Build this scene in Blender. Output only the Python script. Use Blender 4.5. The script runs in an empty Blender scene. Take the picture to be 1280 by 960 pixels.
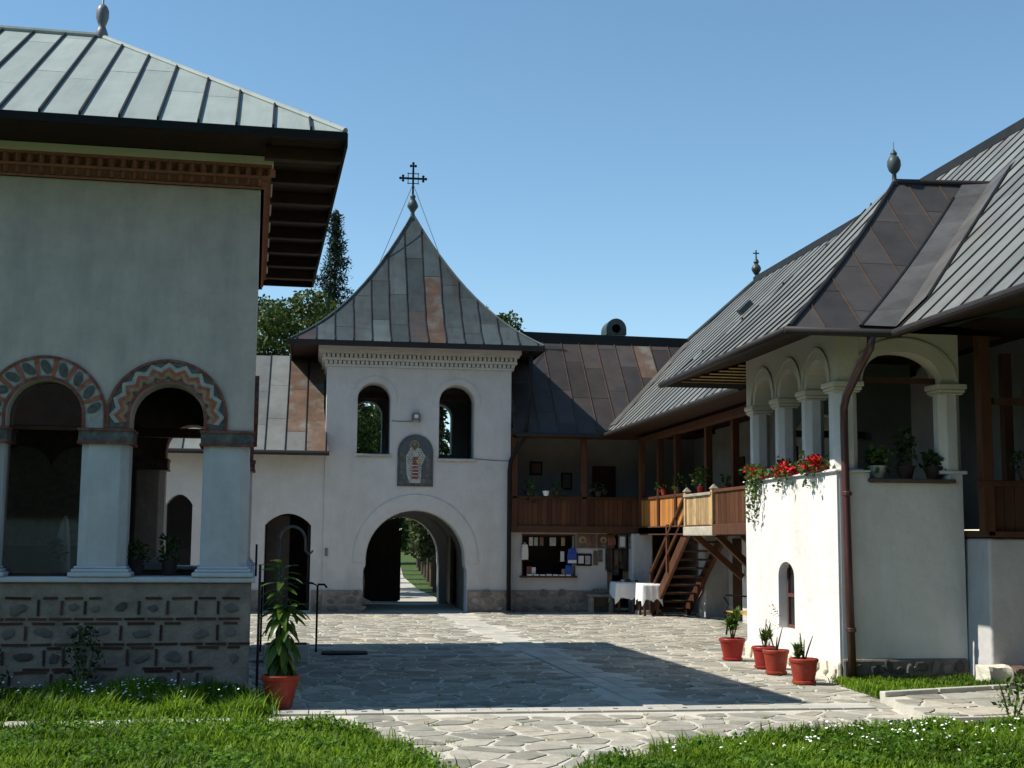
import bpy, bmesh, math, random
import numpy as np
from math import sin, cos, pi, radians, sqrt
from mathutils import Vector, Matrix
from mathutils.geometry import tessellate_polygon
random.seed(7); rng = np.random.default_rng(7)
scene = bpy.context.scene
COL = scene.collection

# ------------------------------------------------------------------ camera
cam_d = bpy.data.cameras.new('camera'); cam = bpy.data.objects.new('camera', cam_d); COL.objects.link(cam)
cam_d.lens = 36 * 1650 / 1280; cam_d.sensor_width = 36; cam_d.clip_end = 3000; cam_d.clip_start = .05
YAW = radians(8.5); PIT = math.atan(194 / 1650); ROLL = .008
fw = Vector((sin(YAW) * cos(PIT), cos(YAW) * cos(PIT), sin(PIT))); rt = Vector((cos(YAW), -sin(YAW), 0)); up = rt.cross(fw)
r2 = rt * cos(ROLL) + up * sin(ROLL); u2 = up * cos(ROLL) - rt * sin(ROLL)
cam.matrix_world = Matrix(((r2.x, u2.x, -fw.x, 0), (r2.y, u2.y, -fw.y, 0), (r2.z, u2.z, -fw.z, 1.7), (0, 0, 0, 1)))
scene.camera = cam
# ------------------------------------------------------------------ light
SUNV = Vector((4.95, -.30, -6.0)).normalized()          # direction the light travels
to_sun = -SUNV
world = bpy.data.worlds.new('World'); scene.world = world; world.use_nodes = True
wn = world.node_tree.nodes; wl = world.node_tree.links
bg = wn['Background']; sky = wn.new('ShaderNodeTexSky'); sky.sky_type = 'NISHITA'; sky.sun_disc = False
sky.sun_elevation = math.asin(to_sun.z); sky.sun_rotation = math.atan2(to_sun.x, to_sun.y)
sky.altitude = 500; sky.air_density = 1.0; sky.dust_density = .0; sky.ozone_density = 1.6
hs = wn.new('ShaderNodeHueSaturation'); hs.inputs['Saturation'].default_value = 1.08; hs.inputs['Hue'].default_value = .488
wl.new(sky.outputs[0], hs.inputs['Color']); wl.new(hs.outputs[0], bg.inputs[0]); bg.inputs[1].default_value = .122
sd = bpy.data.lights.new('sun', 'SUN'); sun = bpy.data.objects.new('sun', sd); COL.objects.link(sun)
sd.energy = 5.0; sd.angle = radians(.5); sd.color = (1, .95, .86)
sun.rotation_euler = SUNV.to_track_quat('-Z', 'Y').to_euler(); sun.location = (-20, 5, 30)
vs = scene.view_settings
vs.view_transform = 'Standard'; vs.look = 'None'; vs.exposure = .42; vs.gamma = 1; vs.use_curve_mapping = False
scene.cycles.max_bounces = 8; scene.cycles.diffuse_bounces = 1

# ------------------------------------------------------------------ materials
def nodes_of(name):
    m = bpy.data.materials.new(name); m.use_nodes = True
    nt = m.node_tree; return m, nt, nt.nodes, nt.links, nt.nodes['Principled BSDF']
def mat(name, base, rough=.8, var=.15, scale=3., bump=.0, bscale=40., tint=0., objr=0., metal=0., second=None, sec_scale=1.2, sec_lo=.5, sec_hi=.7, streak=None, spec=.15, aniso=None, hue2=None, crack=0.):
    """base colour broken up by two noises; second = patches of another colour; tint = attribute-driven brightness; objr = per-object brightness"""
    m, nt, N, L, P = nodes_of(name)
    geo = N.new('ShaderNodeNewGeometry')
    mp = N.new('ShaderNodeMapping'); L.new(geo.outputs['Position'], mp.inputs[0])
    if aniso: mp.inputs['Scale'].default_value = aniso
    n1 = N.new('ShaderNodeTexNoise'); n1.inputs['Scale'].default_value = scale; n1.inputs['Detail'].default_value = 8; n1.inputs['Roughness'].default_value = .65
    L.new(mp.outputs[0], n1.inputs['Vector'])
    r = N.new('ShaderNodeMapRange'); r.inputs['From Min'].default_value = .3; r.inputs['From Max'].default_value = .7
    r.inputs['To Min'].default_value = 1 - var; r.inputs['To Max'].default_value = 1 + var
    L.new(n1.outputs[0], r.inputs[0]); fac = r.outputs[0]
    col = N.new('ShaderNodeRGB'); col.outputs[0].default_value = (*base, 1); c = col.outputs[0]
    if hue2:
        ah = N.new('ShaderNodeAttribute'); ah.attribute_name = 'tint'; mm_ = N.new('ShaderNodeMath'); mm_.operation = 'MULTIPLY'; mm_.inputs[1].default_value = 7.3; L.new(ah.outputs['Fac'], mm_.inputs[0])
        fr = N.new('ShaderNodeMath'); fr.operation = 'FRACT'; L.new(mm_.outputs[0], fr.inputs[0])
        mh = N.new('ShaderNodeMix'); mh.data_type = 'RGBA'; L.new(fr.outputs[0], mh.inputs[0]); L.new(c, mh.inputs[6]); mh.inputs[7].default_value = (*hue2, 1); c = mh.outputs[2]
    if second:
        n2 = N.new('ShaderNodeTexNoise'); n2.inputs['Scale'].default_value = sec_scale; n2.inputs['Detail'].default_value = 9; n2.inputs['Roughness'].default_value = .7
        m2 = N.new('ShaderNodeMapping'); L.new(geo.outputs['Position'], m2.inputs[0])
        if streak: m2.inputs['Scale'].default_value = streak
        L.new(m2.outputs[0], n2.inputs['Vector'])
        rr = N.new('ShaderNodeMapRange'); rr.inputs['From Min'].default_value = sec_lo; rr.inputs['From Max'].default_value = sec_hi
        L.new(n2.outputs[0], rr.inputs[0])
        mx = N.new('ShaderNodeMix'); mx.data_type = 'RGBA'; L.new(rr.outputs[0], mx.inputs[0]); L.new(c, mx.inputs[6]); mx.inputs[7].default_value = (*second, 1)
        c = mx.outputs[2]
    if crack:
        wn_ = N.new('ShaderNodeTexNoise'); wn_.inputs['Scale'].default_value = 2.5; wn_.inputs['Detail'].default_value = 6; L.new(geo.outputs['Position'], wn_.inputs['Vector'])
        wa = N.new('ShaderNodeVectorMath'); wa.operation = 'MULTIPLY_ADD'; L.new(wn_.outputs['Color'], wa.inputs[0]); wa.inputs[1].default_value = (.9, .9, .9); L.new(geo.outputs['Position'], wa.inputs[2])
        vo = N.new('ShaderNodeTexVoronoi'); vo.feature = 'DISTANCE_TO_EDGE'; vo.inputs['Scale'].default_value = .7; L.new(wa.outputs[0], vo.inputs['Vector'])
        cr_ = N.new('ShaderNodeMapRange'); cr_.inputs['From Min'].default_value = .0; cr_.inputs['From Max'].default_value = .007; cr_.inputs['To Min'].default_value = crack; cr_.inputs['To Max'].default_value = 0; L.new(vo.outputs['Distance'], cr_.inputs[0])
        mc_ = N.new('ShaderNodeMix'); mc_.data_type = 'RGBA'; L.new(cr_.outputs[0], mc_.inputs[0]); L.new(c, mc_.inputs[6]); mc_.inputs[7].default_value = (*[b * .45 for b in base], 1); c = mc_.outputs[2]
    def mul(a, b):
        q = N.new('ShaderNodeMath'); q.operation = 'MULTIPLY'; L.new(a, q.inputs[0]); L.new(b, q.inputs[1]); return q.outputs[0]
    if tint:
        at = N.new('ShaderNodeAttribute'); at.attribute_name = 'tint'
        q = N.new('ShaderNodeMapRange'); q.inputs['To Min'].default_value = 1 - tint; q.inputs['To Max'].default_value = 1 + tint
        L.new(at.outputs['Fac'], q.inputs[0]); fac = mul(fac, q.outputs[0])
    if objr:
        oi = N.new('ShaderNodeObjectInfo')
        q = N.new('ShaderNodeMapRange'); q.inputs['To Min'].default_value = 1 - objr; q.inputs['To Max'].default_value = 1 + objr
        L.new(oi.outputs['Random'], q.inputs[0]); fac = mul(fac, q.outputs[0])
    vm = N.new('ShaderNodeVectorMath'); vm.operation = 'SCALE'; L.new(c, vm.inputs[0]); L.new(fac, vm.inputs['Scale'])
    L.new(vm.outputs[0], P.inputs['Base Color'])
    P.inputs['Roughness'].default_value = rough; P.inputs['Metallic'].default_value = metal; P.inputs['Specular IOR Level'].default_value = spec
    if bump:
        n3 = N.new('ShaderNodeTexNoise'); n3.inputs['Scale'].default_value = bscale; n3.inputs['Detail'].default_value = 5
        L.new(mp.outputs[0], n3.inputs['Vector'])
        b = N.new('ShaderNodeBump'); b.inputs['Strength'].default_value = bump; b.inputs['Distance'].default_value = .02
        L.new(n3.outputs[0], b.inputs['Height']); L.new(b.outputs[0], P.inputs['Normal'])
    return m
def leafmat(name, base, tint=.45, trans=.25, rough=.45, hue=None):
    m, nt, N, L, P = nodes_of(name)
    at = N.new('ShaderNodeAttribute'); at.attribute_name = 'tint'
    mx = N.new('ShaderNodeMix'); mx.data_type = 'RGBA'; L.new(at.outputs['Fac'], mx.inputs[0])
    mx.inputs[6].default_value = (*[b * (1 - tint) for b in base], 1)
    h = hue or (1.25, 1.1, .8); mx.inputs[7].default_value = (*[b * (1 + tint) * k for b, k in zip(base, h)], 1)
    L.new(mx.outputs[2], P.inputs['Base Color']); P.inputs['Roughness'].default_value = rough; P.inputs['Specular IOR Level'].default_value = .25
    t = N.new('ShaderNodeBsdfTranslucent'); L.new(mx.outputs[2], t.inputs[0])
    ms = N.new('ShaderNodeMixShader'); ms.inputs[0].default_value = trans
    L.new(P.outputs[0], ms.inputs[1]); L.new(t.outputs[0], ms.inputs[2]); L.new(ms.outputs[0], N['Material Output'].inputs[0])
    return m
M = {}
M['white'] = mat('white_plaster', (.72, .70, .66), .92, .07, 2.2, .6, 9, crack=.10, second=(.60, .575, .52), sec_scale=1.1, sec_lo=.5, sec_hi=.75, streak=(1.5, 1.5, .35))
M['whiteg'] = mat('grey_white_plaster', (.53, .515, .50), .92, .08, 2.2, .6, 9, crack=.14, second=(.46, .445, .42), sec_scale=1.1, sec_lo=.48, sec_hi=.72, streak=(1.5, 1.5, .3))
M['cream'] = mat('cream_plaster', (.66, .62, .50), .92, .06, 2.2, .3, 18, second=(.58, .53, .42), sec_scale=1.1)
M['church'] = mat('church_plaster', (.52, .465, .42), .93, .12, 3.5, .8, 9, crack=.16, second=(.42, .385, .355), sec_scale=1.6, sec_lo=.42, sec_hi=.68, streak=(1.8, 1.8, .25))
M['bluewash'] = mat('blue_limewash', (.53, .565, .60), .92, .08, 5, .3, 25, second=(.55, .56, .54), sec_scale=2)
M['pillarw'] = mat('pale_pillar_limewash', (.50, .52, .53), .92, .1, 4, .5, 14, second=(.44, .45, .45), sec_scale=2, streak=(1.5, 1.5, .4))
M['plinthmortar'] = mat('plinth_mortar', (.30, .25, .205), .95, .22, 5, .6, 30, second=(.20, .17, .145), sec_scale=3.5, sec_lo=.45, sec_hi=.7)
M['brick'] = mat('brick', (.30, .135, .095), .9, .2, 14, .3, 60, objr=.3)
M['darkbrick'] = mat('dark_brick', (.085, .045, .036), .9, .2, 14, .3, 60, objr=.35)
M['dim'] = mat('shade_dimmed_plaster', (.30, .285, .26), .95, .15, 2.5, .2, 20)  # darker plaster for inner walls, gallery shade put into the colour
M['vaultm'] = mat('shade_dark_vault_plaster', (.22, .215, .21), .95, .2, 2.5, .2, 20)  # vault plaster darkened, the passage's shade put into its colour
M['rstone'] = mat('river_stone', (.15, .135, .12), .8, .25, 9, .25, 30, objr=.5)
M['pstone'] = mat('plinth_stone_grey', (.235, .205, .175), .9, .3, 9, .4, 30, objr=.35)
M['flag'] = mat('flagstone', (.27, .265, .225), .85, .2, 7, .35, 30, tint=.28, hue2=(.37, .335, .27), spec=.06, second=(.25, .235, .195), sec_scale=3)
M['mortar'] = mat('paving_mortar', (.50, .47, .40), .95, .16, 5, .3, 60, spec=.05)
M['slab'] = mat('paving_slab', (.42, .405, .35), .85, .12, 6, .25, 40, objr=.15)
M['copper'] = mat('green_copper', (.285, .325, .30), .55, .07, 2, .35, 2.0, tint=.07, objr=.04, metal=.0, second=(.24, .27, .25), sec_scale=1.5, sec_lo=.45, sec_hi=.7, streak=(4, .5, .5))
M['copdark'] = mat('dark_copper', (.066, .082, .082), .45, .2, 2.5, .5, 1.8, tint=.3, metal=.2, second=(.06, .055, .05), sec_scale=1.4, sec_lo=.5, sec_hi=.66, streak=(3, .5, .4))
M['coprust'] = mat('rusty_copper', (.135, .088, .062), .5, .25, 3, .4, 2, tint=.3, metal=.3, second=(.16, .15, .13), sec_scale=1.6, sec_lo=.5, sec_hi=.6)
M['copbrown'] = mat('brown_copper', (.062, .051, .046), .5, .18, 2.5, .45, 1.8, tint=.3, metal=.15, second=(.05, .049, .05), sec_scale=1.1, sec_lo=.5, sec_hi=.64)
M['copgrey'] = mat('grey_copper', (.165, .172, .16), .5, .15, 2.5, .4, 1.8, tint=.2, metal=.15, second=(.14, .13, .12), sec_scale=1.0)
M['coppale'] = mat('pale_copper_flashing', (.105, .099, .092), .5, .2, 3, .4, 2, tint=.2, metal=.3)
M['copgb'] = mat('grey_brown_copper', (.062, .056, .052), .5, .18, 2.5, .45, 1.8, tint=.22, metal=.15, second=(.05, .048, .047), sec_scale=1.2, streak=(1, .5, .5))
M['seam'] = mat('dark_seam', (.02, .02, .02), .55, .2, 5, 0)
M['seambrown'] = mat('copper_seam', (.085, .056, .042), .45, .2, 5, 0, metal=.3)
M['deck'] = mat('roof_deck', (.03, .027, .025), .9, .2, 4, 0)
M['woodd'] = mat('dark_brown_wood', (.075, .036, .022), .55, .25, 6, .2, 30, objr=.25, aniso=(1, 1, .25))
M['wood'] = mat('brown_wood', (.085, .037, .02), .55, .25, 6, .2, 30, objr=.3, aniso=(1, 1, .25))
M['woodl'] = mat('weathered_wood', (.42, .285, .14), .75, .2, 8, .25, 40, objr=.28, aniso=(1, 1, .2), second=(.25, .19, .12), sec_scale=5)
M['woodo'] = mat('sunlit_orange_wood', (.40, .17, .05), .6, .2, 8, .2, 40, objr=.25, aniso=(1, 1, .2))  # sunlit copy of the gallery board wood, sunlight put into the colour
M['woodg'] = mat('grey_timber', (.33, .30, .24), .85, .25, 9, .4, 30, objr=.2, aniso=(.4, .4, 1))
M['soffit'] = mat('soffit_boards', (.034, .019, .013), .7, .25, 8, .2, 40, objr=.35)
M['black'] = mat('black_metal', (.016, .015, .015), .8, .2, 8, 0)
M['pipe'] = mat('brown_pipe', (.07, .022, .02), .4, .15, 4, 0, spec=.6)
M['gutter'] = mat('gutter_metal', (.028, .024, .023), .55, .2, 4, 0)
M['iron'] = mat('grey_iron', (.16, .165, .17), .5, .2, 8, 0, metal=.4)
M['terra'] = mat('terracotta_plastic', (.30, .045, .026), .5, .15, 6, .15, 30, objr=.15, second=(.34, .13, .09), sec_scale=7, sec_lo=.55, sec_hi=.75)
M['crimson'] = mat('crimson_plastic', (.29, .028, .022), .42, .15, 6, .1, 30, second=(.25, .07, .055), sec_scale=7, sec_lo=.55, sec_hi=.75)
M['brownpot'] = mat('brown_pot', (.05, .035, .03), .6, .2, 6, 0)
M['whitepot'] = mat('pale_pot', (.5, .48, .44), .7, .1, 6, 0)
M['soil'] = mat('soil', (.04, .028, .02), .95, .3, 20, .6, 60)
M['earth'] = mat('bare_earth', (.30, .23, .15), .95, .2, 12, .5, 60)
M['ground'] = mat('grass_ground', (.05, .085, .018), .95, .3, 4, .5, 30, second=(.06, .06, .025), sec_scale=1.5)
M['cloth'] = mat('white_cloth', (.78, .77, .76), .9, .05, 5, .2, 14)
M['glassdark'] = mat('dark_pane', (.012, .012, .014), .08, .1, 3, 0, spec=.6)
M['paintwood'] = mat('painted_brown_window', (.11, .05, .035), .5, .15, 8, .1, 40)
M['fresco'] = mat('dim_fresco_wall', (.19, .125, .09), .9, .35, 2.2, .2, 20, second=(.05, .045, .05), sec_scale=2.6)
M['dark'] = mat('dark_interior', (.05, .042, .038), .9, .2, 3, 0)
M['redpaint'] = mat('red_ochre_paint', (.20, .075, .06), .9, .35, 12, .1, 40, second=(.24, .19, .17), sec_scale=9, sec_lo=.5, sec_hi=.68)
M['orangepaint'] = mat('orange_paint', (.33, .115, .072), .9, .35, 12, .1, 40, second=(.30, .22, .18), sec_scale=9, sec_lo=.48, sec_hi=.68)
M['ochrepaint'] = mat('ochre_paint', (.31, .21, .12), .9, .35, 12, .1, 40, second=(.30, .25, .2), sec_scale=9, sec_lo=.48, sec_hi=.68)
M['greypaint'] = mat('grey_paint', (.36, .37, .345), .9, .3, 12, .1, 40)
M['slatepaint'] = mat('slate_paint', (.10, .105, .10), .9, .4, 12, .1, 40, second=(.17, .17, .16), sec_scale=8, sec_lo=.5, sec_hi=.7)
M['gold'] = mat('gold_mosaic', (.42, .31, .11), .5, .2, 60, 0)
M['mosaic'] = mat('blue_grey_mosaic', (.085, .10, .11), .6, .35, 55, 0)
M['skin'] = mat('painted_skin', (.28, .16, .10), .8, .1, 20, 0)
M['stem'] = mat('plant_stem', (.12, .10, .05), .8, .2, 20, 0)
M['bark'] = mat('bark', (.085, .062, .045), .95, .3, 8, .6, 20, aniso=(1, 1, .3))
M['leaf'] = leafmat('leaf', (.055, .105, .022))
M['leafdark'] = leafmat('dark_leaf', (.03, .06, .02))
M['leafbig'] = leafmat('glossy_leaf', (.06, .12, .022), .4, .3, .32)
M['leaftree'] = leafmat('tree_leaf', (.05, .085, .02), .5, .22, .5)
M['needle'] = leafmat('needle', (.018, .035, .02), .5, .05, .6, (1, 1, 1))
M['thuja'] = leafmat('thuja', (.035, .055, .017), .55, .15, .6)
M['grass'] = leafmat('grass_blade', (.10, .235, .016), .6, .5, .6, (1.45, 1.0, .8))
M['clover'] = leafmat('clover_leaf', (.075, .19, .018), .5, .45, .6, (1.25, 1.0, .8))
M['petal'] = mat('white_petal', (.8, .8, .78), .8, .05, 10, 0)
M['red'] = mat('red_petal', (.55, .012, .02), .7, .2, 20, 0)
M['blue'] = mat('blue_bag', (.035, .075, .30), .5, .3, 9, 0)
M['paper'] = mat('paper', (.62, .60, .55), .9, .1, 20, 0)
M['stepstone'] = mat('dark_step_stone', (.12, .085, .065), .7, .3, 5, .4, 20)
M['bench'] = mat('yellow_varnished_slat', (.45, .27, .09), .5, .15, 8, .1, 40)
M['dirtpath'] = mat('gravel_path', (.42, .39, .33), .95, .15, 5, .4, 60)
def glass(name):
    m, nt, N, L, P = nodes_of(name)
    g = N.new('ShaderNodeBsdfGlossy'); g.inputs['Roughness'].default_value = .02
    t = N.new('ShaderNodeBsdfTransparent'); t.inputs[0].default_value = (.82, .84, .84, 1)
    f = N.new('ShaderNodeFresnel'); f.inputs[0].default_value = 1.6
    ms = N.new('ShaderNodeMixShader'); L.new(f.outputs[0], ms.inputs[0]); L.new(t.outputs[0], ms.inputs[1]); L.new(g.outputs[0], ms.inputs[2])
    L.new(ms.outputs[0], N['Material Output'].inputs[0]); return m
M['glass'] = glass('window_glass')

# ------------------------------------------------------------------ builders
OFF = {}                      # root -> its location, so parts can be authored in the root's outer coordinates
def root(name, label, cat, loc, rz=0, group=None, local=False):
    o = bpy.data.objects.new(name, None); COL.objects.link(o); o.location = loc; o.rotation_euler = (0, 0, rz); o.empty_display_size = .2
    o['label'] = label; o['category'] = cat
    if group: o['group'] = group
    OFF[o] = Vector((0, 0, 0)) if local else Vector(loc)
    return o
def tag(o, label, cat, group=None):
    o['label'] = label; o['category'] = cat
    if group: o['group'] = group
    return o
def struct(o): o['kind'] = 'structure'; return o
def stuff(o): o['kind'] = 'stuff'; return o
class G:
    def __init__(s): s.v = []; s.f = []; s.t = []
    def add(s, vs_, fs, t=.5):
        b = len(s.v); s.v += [tuple(v) for v in vs_]; s.f += [tuple(i + b for i in f) for f in fs]; s.t += [t] * len(fs); return s
    def box(s, x0, x1, y0, y1, z0, z1, t=.5):
        return s.add([(x0, y0, z0), (x1, y0, z0), (x1, y1, z0), (x0, y1, z0), (x0, y0, z1), (x1, y0, z1), (x1, y1, z1), (x0, y1, z1)],
                     [(3, 2, 1, 0), (4, 5, 6, 7), (0, 1, 5, 4), (1, 2, 6, 5), (2, 3, 7, 6), (3, 0, 4, 7)], t)
    def beam(s, p, q, w, h, upv=(0, 0, 1)):
        p = Vector(p); q = Vector(q); d = (q - p).normalized(); u = Vector(upv)
        if abs(d.dot(u)) > .98: u = Vector((1, 0, 0))
        a = d.cross(u).normalized(); b = a.cross(d)
        P = [c + a * sx * w / 2 + b * sz * h / 2 for c in (p, q) for sx, sz in ((-1, -1), (1, -1), (1, 1), (-1, 1))]
        return s.add(P, [(3, 2, 1, 0), (4, 5, 6, 7), (0, 1, 5, 4), (1, 2, 6, 5), (2, 3, 7, 6), (3, 0, 4, 7)])
    def tube(s, pts, r, n=10, cap=True):
        pts = [Vector(p) for p in pts]; k = len(pts); R = r if hasattr(r, '__len__') else [r] * k
        V = []; a = None
        for i, p in enumerate(pts):
            d = (pts[min(i + 1, k - 1)] - pts[max(i - 1, 0)]).normalized()
            if a is None: a = d.orthogonal().normalized()
            a = (a - d * a.dot(d)).normalized(); b = d.cross(a)
            V += [p + (a * cos(2 * pi * j / n) + b * sin(2 * pi * j / n)) * R[i] for j in range(n)]
        F = [(i * n + j, i * n + (j + 1) % n, (i + 1) * n + (j + 1) % n, (i + 1) * n + j) for i in range(k - 1) for j in range(n)]
        if cap: F += [tuple(reversed(range(n))), tuple(range((k - 1) * n, k * n))]
        return s.add(V, F)
    def lathe(s, prof, c, n=20):
        V = []; F = []; k = len(prof)
        for r, z in prof: V += [(c[0] + r * cos(2 * pi * j / n), c[1] + r * sin(2 * pi * j / n), c[2] + z) for j in range(n)]
        F = [(i * n + j, i * n + (j + 1) % n, (i + 1) * n + (j + 1) % n, (i + 1) * n + j) for i in range(k - 1) for j in range(n)]
        F += [tuple(reversed(range(n))), tuple(range((k - 1) * n, k * n))]
        return s.add(V, F)
    def prism(s, loops, org, U, V_, W, t=.5):
        """loops: outer + holes in (u,v); extruded along vector W"""
        org = Vector(org); U = Vector(U); V_ = Vector(V_); W = Vector(W)
        flat = [p for l in loops for p in l]
        tri = tessellate_polygon([[Vector((p[0], p[1], 0)) for p in l] for l in loops])
        A = [org + U * p[0] + V_ * p[1] for p in flat]; B = [a + W for a in A]; n = len(flat)
        want = U.cross(V_).dot(W) < 0
        F = []
        for a, b, c in tri:
            ar = (flat[b][0] - flat[a][0]) * (flat[c][1] - flat[a][1]) - (flat[c][0] - flat[a][0]) * (flat[b][1] - flat[a][1])
            if (ar > 0) != want: a, c = c, a
            F += [(a, b, c), (c + n, b + n, a + n)]
        o = 0
        for l in loops:
            k = len(l)
            for i in range(k):
                a, b = o + i, o + (i + 1) % k; F.append((a, b, b + n, a + n))
            o += k
        return s.add(A + B, F, t)
    def build(s, name, m, parent=None, smooth=False, fix=False, loc=None):
        me = bpy.data.meshes.new(name)
        off = Vector((0, 0, 0))
        if parent is not None:
            off = OFF.get(parent, off)
        if loc is not None: off = Vector(loc)
        V = np.array(s.v, dtype=np.float64) - np.array(off)
        me.from_pydata(V.tolist(), [], s.f)
        at = me.attributes.new('tint', 'FLOAT', 'FACE'); at.data.foreach_set('value', np.array(s.t, dtype=np.float32))
        if fix:
            bm = bmesh.new(); bm.from_mesh(me); bmesh.ops.recalc_face_normals(bm, faces=bm.faces); bm.to_mesh(me); bm.free()
        me.materials.append(m)
        if smooth: me.polygons.foreach_set('use_smooth', [True] * len(me.polygons))
        o = bpy.data.objects.new(name, me); COL.objects.link(o)
        if parent is not None: o.parent = parent; OFF[o] = off
        elif loc is not None: o.location = loc
        return o
def inst(src, parent, mtx):
    o = src.copy(); COL.objects.link(o); o.parent = parent; o.matrix_basis = mtx; return o
def soften(o, w=.01, seg=2, ang=35):
    b = o.modifiers.new('bevel', 'BEVEL'); b.width = w; b.segments = seg; b.limit_method = 'ANGLE'; b.angle_limit = radians(ang); return o
def wobble(o, amp=.012, sc=1.3, cuts=0):
    """hand-trowelled unevenness of old plaster edges"""
    from mathutils import noise
    for v in o.data.vertices:
        n = noise.noise_vector(v.co * sc); v.co += n * amp
    return o
def rough_box(g, x0, x1, y0, y1, z0, z1, n=5, amp=.02, seed=0):
    from mathutils import noise
    bm = bmesh.new(); bmesh.ops.create_cube(bm, size=1); bmesh.ops.subdivide_edges(bm, edges=bm.edges, cuts=n, use_grid_fill=True)
    V = []
    for v in bm.verts:
        c = Vector((x0 + (x1 - x0) * (v.co.x + .5), y0 + (y1 - y0) * (v.co.y + .5), z0 + (z1 - z0) * (v.co.z + .5)))
        r_ = v.co.length / .866; k = max(0, r_ - .72) * .30
        c -= Vector(((x1 - x0) * v.co.x, (y1 - y0) * v.co.y, (z1 - z0) * v.co.z)) * k
        V.append(c + noise.noise_vector(c * 7 + Vector((seed, 0, 0))) * amp)
    bm.verts.index_update(); F = [tuple(q.index for q in f.verts) for f in bm.faces]; bm.free(); return g.add(V, F)
def arcpts(cx, cz, r, a0, a1, n): return [(cx + r * cos(a0 + (a1 - a0) * i / n), cz + r * sin(a0 + (a1 - a0) * i / n)) for i in range(n + 1)]
def arch_loop(x0, x1, zb, zs, n=16, flat=1.0):
    """closed opening with a round (or flattened) head: bottom zb, springing zs"""
    cx = (x0 + x1) / 2; r = (x1 - x0) / 2
    return [(x0, zb), (x1, zb)] + [(cx + r * cos(pi * i / n), zs + flat * r * sin(pi * i / n)) for i in range(n + 1)]
def arcade_outline(x0, x1, zb, zt, arches, n=16):
    """wall outline above arches that break its lower edge; arches = (cx, r, zcentre)"""
    P = [(x0, zt), (x0, zb)]
    for cx, r, zc in sorted(arches):
        P += [(cx - r, zb)] + [(cx - r * cos(pi * i / n), zc + r * sin(pi * i / n)) for i in range(n + 1)] + [(cx + r, zb)]
    return P + [(x1, zb), (x1, zt)]
def clip(poly, a, b, c):
    """keep a*x+b*y<=c"""
    out = []
    for i in range(len(poly)):
        p, q = poly[i], poly[(i + 1) % len(poly)]; dp = a * p[0] + b * p[1] - c; dq = a * q[0] + b * q[1] - c
        if dp <= 0: out.append(p)
        if dp * dq < 0: t = dp / (dp - dq); out.append((p[0] + (q[0] - p[0]) * t, p[1] + (q[1] - p[1]) * t))
    return out
def area(p): return abs(sum(p[i][0] * p[(i + 1) % len(p)][1] - p[(i + 1) % len(p)][0] * p[i][1] for i in range(len(p)))) / 2
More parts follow.
